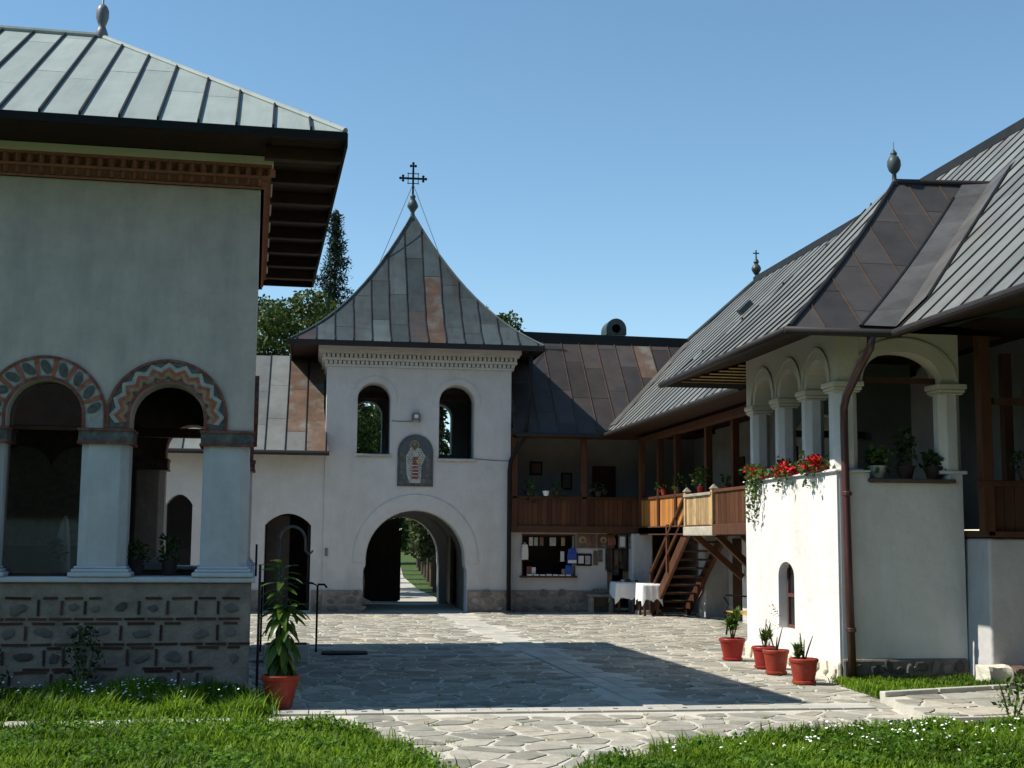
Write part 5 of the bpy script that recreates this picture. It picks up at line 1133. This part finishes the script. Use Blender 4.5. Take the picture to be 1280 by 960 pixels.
for k in range(9):
    x = 6.98 + k * .105; yy = 31.30 if k % 2 else 31.24; cc = ['dark', 'paintwood', 'fresco', 'slatepaint'][k % 4]; z0 = .95 + .07 * ((k * 5) % 4)
    o = cloth_sheet(x, x + .09, yy if x > 7.05 else 31.15, z0, 1.47, .012, 'hanging_textile', M[cc], None, nx=8, seed=k + 9)
    tag(o, ['leftmost narrow', 'second narrow', 'third narrow', 'fourth narrow', 'fifth narrow', 'sixth narrow', 'seventh narrow', 'eighth narrow', 'rightmost narrow'][k] + ' dark cloth in the row hanging over the stall', 'textile', 'narrow cloths hanging over the stall')
for k, (x, z, w, h, c, lab) in enumerate(((7.16, .86, .16, .3, 'slatepaint', 'dark framed picture low in the stall recess'), (7.36, 1.02, .13, .34, 'redpaint', 'red icon hanging left in the stall recess'), (7.42, .72, .14, .24, 'ochrepaint', 'ochre box standing behind the stall table'), (7.15, 1.22, .12, .22, 'fresco', 'brown icon high left in stall recess'), (6.66, 1.1, .1, .34, 'fresco', 'narrow brown icon beside the notice frame'), (6.78, 1.18, .1, .28, 'slatepaint', 'narrow slate icon left of hanging textile'))):
    yy = 31.17 if x < 7 else 31.34
    tag(soften(G().box(x, x + w, yy, yy + .025, z, z + h).build('small_icon', M[c], None, loc=(x, yy, z)), .004), lab, 'icon')
def table(x, y, w, d, h, label, clabel, seed):
    t = root('market_table', label, 'table', (x, y, 0))
    soften(G().box(x - w / 2, x + w / 2, y - d / 2, y + d / 2, h - .03, h).build('table_top', M['woodd'], t), .005)
    for sx in (-1, 1):
        for sy in (-1, 1): G().box(x + sx * (w / 2 - .06) - .025, x + sx * (w / 2 - .06) + .025, y + sy * (d / 2 - .06) - .025, y + sy * (d / 2 - .06) + .025, 0, h - .03).build('leg', M['woodd'], t)
    r = random.Random(seed); g = G(); n = 44; per = []
    W, D = w / 2 + .015, d / 2 + .015
    for i in range(n):
        a = i / n * 4; s = int(a); u = (a - s) * 2 - 1
        per.append([(u * W, -D), (W, u * D), (-u * W, D), (-W, -u * D)][s])
    rows = []
    for j, (zz, f) in enumerate(((h + .004, .97), (h + .006, 1.0), (h - .05, 1.03), (h - .2, 1.06), (h - .36, 1.1))):
        rr = []
        for i, (px_, py_) in enumerate(per):
            k = 1 + (f - 1) + (.035 * sin(i * 1.9 + seed) * max(0, j - 1) / 3); rr.append((x + px_ * k, y + py_ * k, zz - ((.03 * sin(i * 1.1 + seed * 2) + .02 * sin(i * 2.3) + .11 * max(0, 1 - min(i % 11, 11 - i % 11) / 2.5)) if j == 4 else 0)))
        rows.append(rr)
    V = [v for r_ in rows for v in r_]; F = [(j * n + i, j * n + (i + 1) % n, (j + 1) * n + (i + 1) % n, (j + 1) * n + i) for j in range(4) for i in range(n)] + [tuple(range(n))]
    g.add(V, F); o = g.build('tablecloth', M['cloth'], None, smooth=True, loc=(x, y, h)); tag(o, clabel, 'tablecloth')
table(7.33, 30.55, .62, .6, .72, 'dark wooden stall table in shade left of staircase', 'shaded white tablecloth on the table nearer the kiosk', 1)
table(7.60, 29.55, .42, .55, .72, 'dark wooden table in sun beside stair foot', 'sunlit white tablecloth beside the stair foot', 4)
for k in range(6):
    x = 7.1 + k * .1; tag(soften(G().box(x, x + .07, 30.4 + (k % 2) * .15, 30.47 + (k % 2) * .15, .73, .76 + .02 * (k % 3)).build('trinket', M[['redpaint', 'paper', 'dark', 'ochrepaint'][k % 4]], None, loc=(x, 30.4, .73)), .006), ['leftmost red', 'second, pale', 'third, dark', 'fourth, ochre', 'fifth, red', 'rightmost pale'][k] + ' trinket lying on the shaded stall table', 'trinket', 'trinkets on the shaded stall table')
sb = root('stone_bench', 'low dark bench against plinth right of kiosk', 'bench', (6.75, 30.95, 0))
soften(G().box(6.45, 7.1, 30.75, 31.1, .36, .43).build('seat', M['pstone'], sb), .015)
for x in (6.5, 6.98): G().box(x, x + .09, 30.8, 31.08, 0, .36).build('leg', M['pstone'], sb)
tag(soften(G().box(6.62, 6.9, 30.82, 31.0, .43, .55).build('cardboard_box', M['slatepaint'], None, loc=(6.62, 30.82, .43)), .01), 'dark box lying on low bench right of kiosk', 'box')
# pictures on the upper gallery wall
for x, z, w, h, lab in ((5.35, 3.3, .32, .34, 'small dark picture on upper gallery wall near tower'), (6.15, 2.95, .28, .42, 'framed picture on upper gallery wall left of post')):
    r_ = root('framed_picture', lab, 'picture', (x, 32.68, z)); soften(G().box(x, x + w, 32.66, 32.695, z, z + h).build('frame', M['black'], r_), .004); G().box(x + .04, x + w - .04, 32.65, 32.66, z + .04, z + h - .04).build('image', M['fresco'], r_)
# ------------------------------------------------------------------ bench near pavilion
be = root('garden_bench', 'yellow slatted bench with black iron arm behind the potted plants', 'bench', (8.1, 23.4, 0))
for k in range(4): soften(G().box(8.0 + .012 * k, 8.03 + .012 * k, 21.9, 23.6, .48 + k * .11, .56 + k * .11).build('back_slat', M['bench'], be), .006)
for k in range(4): soften(G().box(7.52 + k * .115, 7.61 + k * .115, 21.9, 23.6, .41, .435).build('seat_slat', M['bench'], be), .006)
for y in (23.55, 21.95):
    G().tube([(7.5, y, 0), (7.53, y, .2), (7.46, y, .42), (7.55, y, .55), (7.46, y, .68), (7.5, y, .72), (7.8, y, .70), (8.02, y, .68)], .018, 8).build('arm', M['black'], be)
    G().tube([(8.1, y, 0), (8.0, y, .42), (8.06, y, .95)], .018, 8).build('back_leg', M['black'], be)
    G().tube([(7.5, y, .40), (8.0, y, .40)], .015, 6).build('seat_bar', M['black'], be)
# ------------------------------------------------------------------ things by the church corner
hr = root('handrail', 'thin black metal handrail behind tall potted plant', 'handrail', (.1, 20.2, 0))
G().tube([(.10, 20.3, 0), (.10, 20.3, .98), (.02, 20.3, 1.02), (-.75, 20.3, 1.02)], .016, 8).build('rail', M['black'], hr)
G().tube([(.10, 20.3, 1.0), (.2, 20.3, 1.0), (.24, 20.3, .95)], .016, 8).build('rail_end', M['black'], hr)
G().tube([(-.72, 20.3, 0), (-.72, 20.3, 1.02)], .016, 8).build('post', M['black'], hr)
cp = root('shepherd_crook', 'grey curved iron lamp hook in front of dark arched door', 'hook', (-.45, 20.8, 0))
G().tube([(-.50, 20.8, 0), (-.50, 20.8, 1.65)] + [(-.30 - .20 * cos(pi * i / 10), 20.8, 1.65 + .22 * sin(pi * i / 10)) for i in range(11)] + [(-.10, 20.8, 1.6), (-.10, 20.8, 1.5), (-.04, 20.8, 1.44), (.02, 20.8, 1.5)], .018, 8).build('pole', M['iron'], cp, smooth=True)
pb = root('planter_box', 'pale rectangular planter box behind tall potted plant', 'planter', (-.3, 18.8, 0))
soften(G().box(-.62, .0, 18.55, 18.95, .0, .24).build('box', M['whitepot'], pb), .015); G().box(-.58, -.04, 18.59, 18.91, .24, .25).build('soil', M['soil'], pb)
tag(soften(G().box(.18, .85, 19.7, 20.15, .012, .03).build('doormat', M['black'], None, loc=(.5, 19.9, .012)), .008), 'flat black doormat on shaded paving beside handrail', 'doormat')
# metal crush barrier / notice post at the corner
tag(G().tube([(-.62, 15.35, 1.26), (-.62, 15.35, 1.62)], .012, 8).build('candle_rod', M['black'], None, loc=(-.62, 15.35, 1.26)), 'thin black rod standing on the sill at church corner', 'rod')
# ------------------------------------------------------------------ pots and plants
def pot_part(r_, x, y, z, rt_, rb, h, m, saucer=True):
    g = G().lathe([(rb * .98, .012), (rb, .02), (rb + (rt_ - rb) * .82, h * .82), (rt_ * .96, h * .84), (rt_ * 1.02, h * .86), (rt_ * 1.05, h * .96), (rt_ * 1.0, h), (rt_ * .92, h), (rt_ * .90, h * .9)], (x, y, z), 28)
    p = g.build('pot', m, r_, smooth=False); p.data.polygons.foreach_set('use_smooth', [True] * len(p.data.polygons))
    e = p.modifiers.new('split', 'EDGE_SPLIT'); e.split_angle = radians(40)
    if saucer: G().lathe([(rb * 1.05, 0), (rb * 1.16, .015), (rb * 1.18, .035), (rb * 1.1, .04), (rb * 1.0, .03)], (x, y, z), 24).build('saucer', m, r_)
    G().lathe([(rt_ * .90, h * .9), (rt_ * .88, h * .915), (.02, h * .93)], (x, y, z), 18).build('soil', M['soil'], r_)
_leafm = {}
def big_leaf(L=1.0, w=.16, droop=.35):
    n = 7; V = []; 
    for i in range(n + 1):
        t = i / n; ww = w * (sin(pi * (t * .92 + .04)) ** .8) ; zc = -droop * t ** 2 * L
        V += [(t * L, -ww / 2, zc + ww * .16), (t * L, 0, zc), (t * L, ww / 2, zc + ww * .16)]
    F = []
    for i in range(n):
        a = i * 3; F += [(a, a + 1, a + 4, a + 3), (a + 1, a + 2, a + 5, a + 4)]
    return V, F
def leaf_data(kind, L, w, droop, m):
    k = (kind, m.name)
    if k not in _leafm:
        g = G(); V, F = big_leaf(L, w, droop)
        for f in F: g.add([V[i] for i in f], [(0, 1, 2, 3)], .5)
        me = bpy.data.meshes.new('leaf'); me.from_pydata(V, [], F); at = me.attributes.new('tint', 'FLOAT', 'FACE'); at.data.foreach_set('value', [random.uniform(.2, .8)] * len(F)); me.materials.append(m)
        me.polygons.foreach_set('use_smooth', [True] * len(F)); _leafm[k] = me
    return _leafm[k]
def leaf_at(parent, p, az, el, s, kind, m, L=1.0, w=.16, droop=.35):
    o = bpy.data.objects.new('leaf', leaf_data(kind, L, w, droop, m)); COL.objects.link(o); o.parent = parent
    o.location = Vector(p) - OFF[parent]; o.rotation_euler = (random.uniform(-.4, .4), -el, az); o.scale = (s, s, s); return o
# the tall plant at the church corner
bp = root('potted_plant', 'tall leafy plant in terracotta pot at church corner', 'potted plant', (-.28, 13.62, 0))
pot_part(bp, -.28, 13.62, .01, .185, .125, .33, M['terra'], False)
stm = G().tube([(-.28, 13.62, .3), (-.30, 13.63, .7), (-.29, 13.62, 1.1), (-.28, 13.61, 1.40)], [.016, .014, .011, .007], 8).build('stem', M['stem'], bp, smooth=True)
stm2 = G().tube([(-.27, 13.61, .3), (-.23, 13.60, .65), (-.21, 13.58, .98)], [.012, .01, .006], 8).build('stem', M['stem'], bp, smooth=True)
for i in range(84):
    t = (i / 84); zz = .42 + t * 1.0; az = i * 2.4 + random.uniform(-.3, .3); el = -.75 + 1.35 * t ** 1.3 + random.uniform(-.2, .2)
    sx = -.29 if i % 3 else -.22
    if i % 3 == 0: zz = min(zz, .98)
    leaf_at(bp, (sx, 13.62, zz), az, el, random.uniform(.22, .32) * (1 - .2 * t), 'k%d' % (i % 4), M['leafbig'], 1, .30, .5)
def quad_plant(r_, x, y, z0, h, sp, n, size, m, name='leaves', asp=.4):
    P = []
    for i in range(n):
        t = random.random() ** .7; a = random.uniform(0, 2 * pi); r = sp * sqrt(random.random()) * (.35 + .65 * sin(pi * min(1, t * .8 + .15))); P.append((x + r * cos(a), y + r * sin(a), z0 + h * t))
    return fast_quads(name, P, size, m, r_, asp)
def blades(r_, x, y, z, n, L, m, spread=.5, w=.022, el0=1.0):
    g = G()
    for i in range(n):
        a = random.uniform(0, 2 * pi); el = el0 + random.uniform(-spread, spread) ; l = L * random.uniform(.6, 1.1); d = Vector((cos(a) * cos(el), sin(a) * cos(el), sin(el))); s = Vector((-sin(a), cos(a), 0)) * w
        b = Vector((x, y, z + random.uniform(0, .08))); m1 = b + d * l * .55; tp = b + d * l + Vector((0, 0, -.25 * l * cos(el)))
        g.add([b - s * .5, b + s * .5, m1 + s, m1 - s, tp], [(0, 1, 2, 3), (3, 2, 4)], random.random())
    return g.build('leaves', m, r_)
def twigs(r_, x, y, z, specs, m=None):
    for dx, dy, h in specs: G().tube([(x + dx * .1, y + dy * .1, z), (x + dx * .6, y + dy * .6, z + h * .6), (x + dx, y + dy, z + h)], [.011, .009, .005], 6).build('stem', m or M['stem'], r_)
A = root('potted_plant', 'crimson pot with bushy oleander, farthest of the four beside pavilion', 'potted plant', (5.98, 18.5, 0))
pot_part(A, 5.98, 18.5, .01, .185, .125, .31, M['crimson']); twigs(A, 5.98, 18.5, .28, [(-.06, 0, .4), (.05, .03, .45), (.0, -.05, .35), (.12, 0, .4)]); blades(A, 5.98, 18.5, .42, 130, .26, M['leafbig'], .6, .016, .7); blades(A, 6.03, 18.48, .55, 80, .22, M['leafbig'], .6, .016, .8)
B = root('potted_plant', 'dark-rimmed crimson pot with sparse shrub, second of four beside pavilion', 'potted plant', (6.04, 17.3, 0))
pot_part(B, 6.04, 17.3, .01, .165, .12, .29, M['crimson']); twigs(B, 6.04, 17.3, .26, [(-.07, 0, .28), (.03, 0, .4), (.1, .02, .35)]); blades(B, 6.05, 17.3, .35, 110, .17, M['leaf'], .5, .014, .8); quad_plant(B, 6.16, 17.25, .5, .35, .11, 40, .035, M['stem'], 'seed_heads')
Cc = root('potted_plant', 'ribbed orange-red pot with two bare stems, third of four beside pavilion', 'potted plant', (5.93, 16.55, 0))
pot_part(Cc, 5.93, 16.55, .01, .165, .12, .31, M['terra']); twigs(Cc, 5.93, 16.55, .28, [(-.12, 0, .36), (.10, .02, .32), (.02, 0, .2)]); blades(Cc, 5.85, 16.55, .45, 30, .12, M['leaf'], .5, .012, .9)
D = root('potted_plant', 'orange-red pot with cut stems, nearest of four beside pavilion', 'potted plant', (5.87, 15.42, 0))
pot_part(D, 5.87, 15.42, .01, .17, .125, .30, M['terra']); twigs(D, 5.87, 15.42, .27, [(-.04, 0, .34), (.02, .02, .26), (.12, 0, .3)]); blades(D, 5.80, 15.42, .3, 80, .2, M['leaf'], .4, .013, 1.0)
# flowers on the pavilion parapet
for k, (y, n, tr, lab) in enumerate(((16.55, 120, 4, 'trough of red geraniums on parapet nearest the corner column'), (17.6, 100, 7, 'dark red geraniums in middle parapet trough of pavilion'), (18.75, 110, 18, 'trailing ivy geranium spilling over far end of pavilion parapet'))):
    r_ = root('flower_trough', lab, 'flowers', (6.55, y, 2.6))
    soften(G().box(6.44, 6.58, y - .30, y + .30, 2.605, 2.70).build('trough', M['terra'], r_), .01)
    P = [(6.48 + random.gauss(-.04, .06), y + random.gauss(0, .17), 2.70 + abs(random.gauss(.03, .07)) - .05) for _ in range(n)]
    fast_quads('leaves', P, .075, M['leaf'], r_, .8)
    P = []
    for _ in range(tr):
        yy = y + random.uniform(-.3, .3); l = random.uniform(.15, .75 if k == 2 else .3)
        for q in range(int(l / .028)): P.append((6.45 + random.gauss(-.03, .015), yy + random.gauss(0, .03) + (q * .006 if k == 2 else 0), 2.64 - q * .028))
    fast_quads('trailing_leaves', P, .055, M['leaf'], r_, .8)
    for q in range(11 if k < 2 else 4):
        c = (6.42 + random.uniform(-.05, .06), y + random.gauss(0, .16), 2.66 + random.uniform(-.02, .14)); fast_quads('flower_head', [(c[0] + random.gauss(0, .022), c[1] + random.gauss(0, .03), c[2] + random.gauss(0, .022)) for _ in range(30)], .045, M['red'], r_, .9)
# pot plants on stair landing
for (x, y, h, m_, n, lab) in ((7.78, 26.0, .3, 'crimson', 120, 'bushy plant in red pot on landing rail between post caps'), (8.1, 25.13, .12, 'crimson', 60, 'small plant in crimson pot on shaded landing rail'), (8.36, 25.13, .10, 'terra', 40, 'pale leafed plant in small pot next to pavilion on landing rail'), (7.80, 28.9, .12, 'terra', 50, 'red flowering plant on lit gallery rail left of stair'), (7.80, 27.7, .22, 'brownpot', 60, 'dark leafy plant on lit gallery rail beside landing')):
    r_ = root('rail_plant', lab, 'potted plant', (x, y, 2.66)); pot_part(r_, x, y, 2.66 if x != 7.80 else 2.70, .085, .06, .13, M[m_], False); quad_plant(r_, x, y, 2.78, h + .08, .2, n, .085, M['leaf'], 'leaves', .6)
    if 'red fl' in lab: fast_quads('flower_head', [(x + random.gauss(0, .08), y + random.gauss(0, .08), 2.86 + random.gauss(0, .04)) for _ in range(25)], .05, M['red'], r_, .9)
# plants on the back-wing gallery rail and along its wall
for (x, h, lab) in ((5.1, .3, 'dark trailing plant on back gallery rail near tower'), (5.75, .24, 'dark bushy plant on back gallery rail beside white pot'), (6.75, .26, 'dark leafy plant on back gallery rail right of post')):
    r_ = root('rail_plant', lab, 'potted plant', (x, 31.05, 2.72)); pot_part(r_, x, 31.06, 2.72, .09, .06, .14, M['brownpot'], False); quad_plant(r_, x, 31.06, 2.55, .25 + h, .24, 110, .08, M['leafdark'], 'leaves', .6)
r_ = root('flower_pot', 'small white pot on back gallery rail', 'pot', (5.48, 31.06, 2.72)); pot_part(r_, 5.48, 31.06, 2.72, .085, .06, .13, M['petal'], False)
# two pots on the church sill
for (lx, lab) in ((-2.12, 'small dark potted plant behind glazing of left church arch'), (-1.25, 'dark potted shrub on church sill left under right arch'), (-.88, 'taller potted shrub with layered leaves on church sill')):
    w_ = ch.matrix_basis if False else None
    a = radians(2.5); X = -.68 + lx * cos(a) - .42 * sin(a); Y = 15.0 + lx * sin(a) + .42 * cos(a)
    r_ = root('sill_plant', lab, 'potted plant', (X, Y, 1.26)); pot_part(r_, X, Y, 1.26, .09, .07, .17, M['brownpot'], False)
    quad_plant(r_, X, Y, 1.40, .30 if lx > -1 else .22, .15, 130, .075, M['leafdark'], 'leaves', .45)
# plants inside the pavilion front arch
for (x, h, sp_, m_, n, pm, lab) in ((7.12, .26, .2, 'leaf', 120, 'whitepot', 'low green plant in pale pot at left of pavilion arch sill'), (7.5, .52, .16, 'leafdark', 110, 'brownpot', 'tall dark plant in bowl on middle of pavilion arch sill'), (7.88, .2, .17, 'leafdark', 90, 'brownpot', 'low dark plant at right of pavilion arch sill')):
    r_ = root('sill_plant', lab, 'potted plant', (x, 16.0, 2.5)); pot_part(r_, x, 16.0, 2.5, .12, .085, .17, M[pm], False); quad_plant(r_, x, 16.0, 2.62, h, sp_, n, .085, M[m_], 'leaves', .7)
for x, lab in ((8.75, 'dark plant on right gallery rail near post'), (9.2, 'dark plant at right edge on gallery rail')):
    r_ = root('rail_plant', lab, 'potted plant', (x, 15.3, 2.47)); pot_part(r_, x, 15.3, 2.47, .09, .06, .14, M['brownpot'], False); quad_plant(r_, x, 15.3, 2.55, .3, .2, 90, .08, M['leafdark'], 'leaves', .6)
# dark shrubs at the church plinth, weeds by the raised path
for (x, y, h, sp_, n, lab) in ((-2.36, 14.75, .62, .22, 240, 'dark thin shrub growing against church plinth'), (-3.35, 14.6, .45, .25, 200, 'dark low shrub at left end of church plinth')):
    r_ = root('shrub', lab, 'shrub', (x, y, 0)); twigs(r_, x, y, 0, [(-.1, 0, h * .8), (.12, 0, h), (0, .05, h * .9)]); quad_plant(r_, x, y, .12, h, sp_, n, .06, M['leafdark'], 'leaves', .5)
r_ = root('weed', 'tall pale green weed beside raised path at right edge', 'plant', (6.55, 11.85, 0)); twigs(r_, 6.55, 11.85, 0, [(-.12, 0, .4), (.1, 0, .45), (.22, .05, .35)], M['leaf']); quad_plant(r_, 6.6, 11.85, .08, .38, .2, 170, .06, M['leaf'], 'leaves', .5)
# ------------------------------------------------------------------ trees
def broadleaf(x, y, h, sp_, label, n=9000, size=.22, seed=0, z0=.35, m='leaftree'):
    r = np.random.default_rng(seed); t = root('broadleaf_tree', label, 'tree', (x, y, 0), group=None)
    g = G().tube([(x, y, -.1), (x + .1, y, h * .25), (x - .1, y + .1, h * .5), (x, y, h * .8)], [h * .028, h * .022, h * .015, h * .004], 8)
    for k in range(9):
        a = r.uniform(0, 2 * pi); zz = h * r.uniform(.25, .6); L = sp_ * r.uniform(.6, .95); g.tube([(x, y, zz), (x + cos(a) * L * .5, y + sin(a) * L * .5, zz + L * .4), (x + cos(a) * L, y + sin(a) * L, zz + L * .6)], [h * .012, h * .007, h * .002], 5)
    g.build('trunk', M['bark'], t)
    P = []; nb = 34
    for k in range(nb):
        a = r.uniform(0, 2 * pi); q = r.uniform(0, 1) ** .6; zz = h * (z0 + (1 - z0) * r.uniform(0, 1) * .93); env = sin(pi * min(.97, max(.08, (zz / h - z0 * .8) / (1.02 - z0 * .8)))) ** .6
        c = np.array([x + cos(a) * sp_ * q * env, y + sin(a) * sp_ * q * env, zz]); rad = sp_ * r.uniform(.16, .34)
        d = r.normal(size=(n // nb, 3)); d /= np.linalg.norm(d, axis=1)[:, None]; P.append(c + d * (rad * r.uniform(.35, 1.0, (n // nb, 1)) ** .5) * np.array([1, 1, .75]))
    P = np.concatenate(P); P = P[P[:, 2] < h * 1.03]
    fast_quads('crown', P, size, M[m], t, .6)
broadleaf(-.9, 41, 9.2, 3.0, 'green broadleaf tree rising behind church eave and left roof', 22000, .14, 1)
broadleaf(1.0, 44, 9.6, 2.2, 'light green tree between spruce and tower roof', 15000, .14, 2)
broadleaf(5.0, 42, 9.75, 1.6, 'small tree crown showing right of tower roof', 12000, .14, 3)
broadleaf(-6.5, 45, 9.0, 3.4, 'broadleaf tree hidden mostly behind church', 9000, .25, 4)
def spruce(x, y, h, label, seed=0):
    r = np.random.default_rng(seed); t = root('spruce_tree', label, 'tree', (x, y, 0)); G().tube([(x, y, 0), (x, y, h)], [h * .018, .01], 7).build('trunk', M['bark'], t)
    P = []; z = h * .25
    while z < h * .99:
        L = (h - z) * .21 + .10 + r.uniform(-.1, .1); nb = 9
        for k in range(nb):
            a = r.uniform(0, 2 * pi); l = L * r.uniform(.6, 1.1)
            for q in np.linspace(.1, 1, int(8 + l * 22)):
                dz = -.35 * l * q + .25 * l * q * q; P.append((x + cos(a) * l * q, y + sin(a) * l * q, z + dz)); P.append((x + cos(a) * l * q + r.normal(0, .03 + .05 * q), y + sin(a) * l * q + r.normal(0, .03 + .05 * q), z + dz - abs(r.normal(0, .1))))
        z += .19 + .01 * (h - z)
    fast_quads('crown', P, .15, M['needle'], t, .3, 0)
spruce(.55, 46, 13.2, 'dark pointed spruce tree beyond church eave', 1)
def column_tree(x, y, h, r0, label, seed):
    r = np.random.default_rng(seed); t = root('columnar_tree', label, 'tree', (x, y, 0), group='trees lining the path beyond the gate')
    G().tube([(x, y, -.1), (x, y, h * .9)], [.11, .02], 7).build('trunk', M['bark'], t)
    n = 2600; z = r.uniform(1.0, h, n); rr = r0 * np.sqrt(r.uniform(.2, 1, n)) * np.clip((h - z) / h * 2.2, .1, 1) * (1 + .25 * np.sin(z * 3 + seed)); a = r.uniform(0, 2 * pi, n)
    fast_quads('crown', np.stack([x + rr * np.cos(a), y + rr * np.sin(a), z], 1), .2, M['thuja'], t, .45, 0)
for k, yy in enumerate((44, 49, 54.5, 60, 66, 73, 81)):
    column_tree(.063 * yy + 1.30, yy, 7 + (k % 3) * .6, .62, ['nearest columnar tree right of path seen through gate', 'second columnar tree right of path seen through gate', 'third columnar tree right of path seen through gate', 'fourth columnar tree right of path seen through gate', 'fifth columnar tree right of path seen through gate', 'sixth columnar tree right of path seen through gate', 'farthest columnar tree right of path seen through gate'][k], k)
for k, yy in enumerate((41, 46, 52, 58, 65, 73)):
    column_tree(.063 * yy - 1.6, yy, 7 + (k % 3) * .5, .6, ['nearest columnar tree left of path behind gate leaf', 'second columnar tree left of path behind gate leaf', 'third columnar tree left of path behind gate leaf', 'fourth columnar tree left of path behind gate leaf', 'fifth columnar tree left of path behind gate leaf', 'farthest columnar tree left of path behind gate leaf'][k], 20 + k)
for k, (x, y, h) in enumerate(((2.5, 95, 12), (8, 96, 11), (-3, 92, 12))): broadleaf(x, y, h, 5, ['dark tree closing the far end of gate path', 'dark tree right of the far end of gate path', 'dark tree left of the far end of gate path'][k], 6000, .5, 30 + k, .05)
struct(sheet('gate_path', [(1.1, 35.3), (3.7, 35.3), (3.6, 45), (4.1, 60), (6.2, 95), (4.6, 95), (2.4, 60), (1.6, 45)], -.02, M['dirtpath'], .03))
fl = root('entrance_step', 'pale stone step at outer end of gate passage', 'step', (2.4, 35.5, 0)); soften(G().box(1.3, 3.5, 35.32, 35.75, -.05, .03).build('step', M['slab'], fl), .02)
# ------------------------------------------------------------------ unseen fourth side and trees, added behind the photographer to block sky light (mirrored in the church glazing)
ow = root('sky_blocking_wing', 'brown galleried wing added unseen to block sky, mirrored in church glazing', 'building', (-2, -9, 0))
G().box(-22, 16, -10.2, -10, -.05, 2.3).build('lower_wall', M['white'], ow)
G().box(-22, 16, -12.4, -12.2, 2.3, 5).build('gallery_wall', M['fresco'], ow)
G().box(-22, 16, -12.2, -9.8, 2.2, 2.35).build('gallery_floor', M['woodd'], ow)
for k in range(14): G().box(-21.5 + k * 2.8, -21.3 + k * 2.8, -10.0, -9.8, 2.3, 4.9).build('post', M['woodd'], ow)
G().box(-22, 16, -9.95, -9.85, 2.35, 3.2).build('gallery_railing', M['woodd'], ow)
G().add([(-22.5, -8.9, 4.8), (16.5, -8.9, 4.8), (16.5, -13.5, 9.0), (-22.5, -13.5, 9.0), (16.5, -18, 4.8), (-22.5, -18, 4.8)], [(0, 1, 2, 3), (3, 2, 4, 5)]).build('roof', M['copbrown'], ow)
for k, (x, h) in enumerate(((-17, 17), (-9, 19), (-1, 18), (7, 19), (14, 17), (21, 17))):  # unseen trees added behind the camera to cut sky light
    broadleaf(x, -20 - (k % 2) * 3, h, 6.5, ['large unseen tree added to block sky, far left of the row', 'large unseen tree added to block sky, second of the row', 'large unseen tree added to block sky, third of the row', 'large unseen tree added to block sky, fourth of the row', 'large unseen tree added to block sky, fifth of the row', 'large unseen tree added to block sky, far right of the row'][k], 7000, .6, 50 + k, .1)
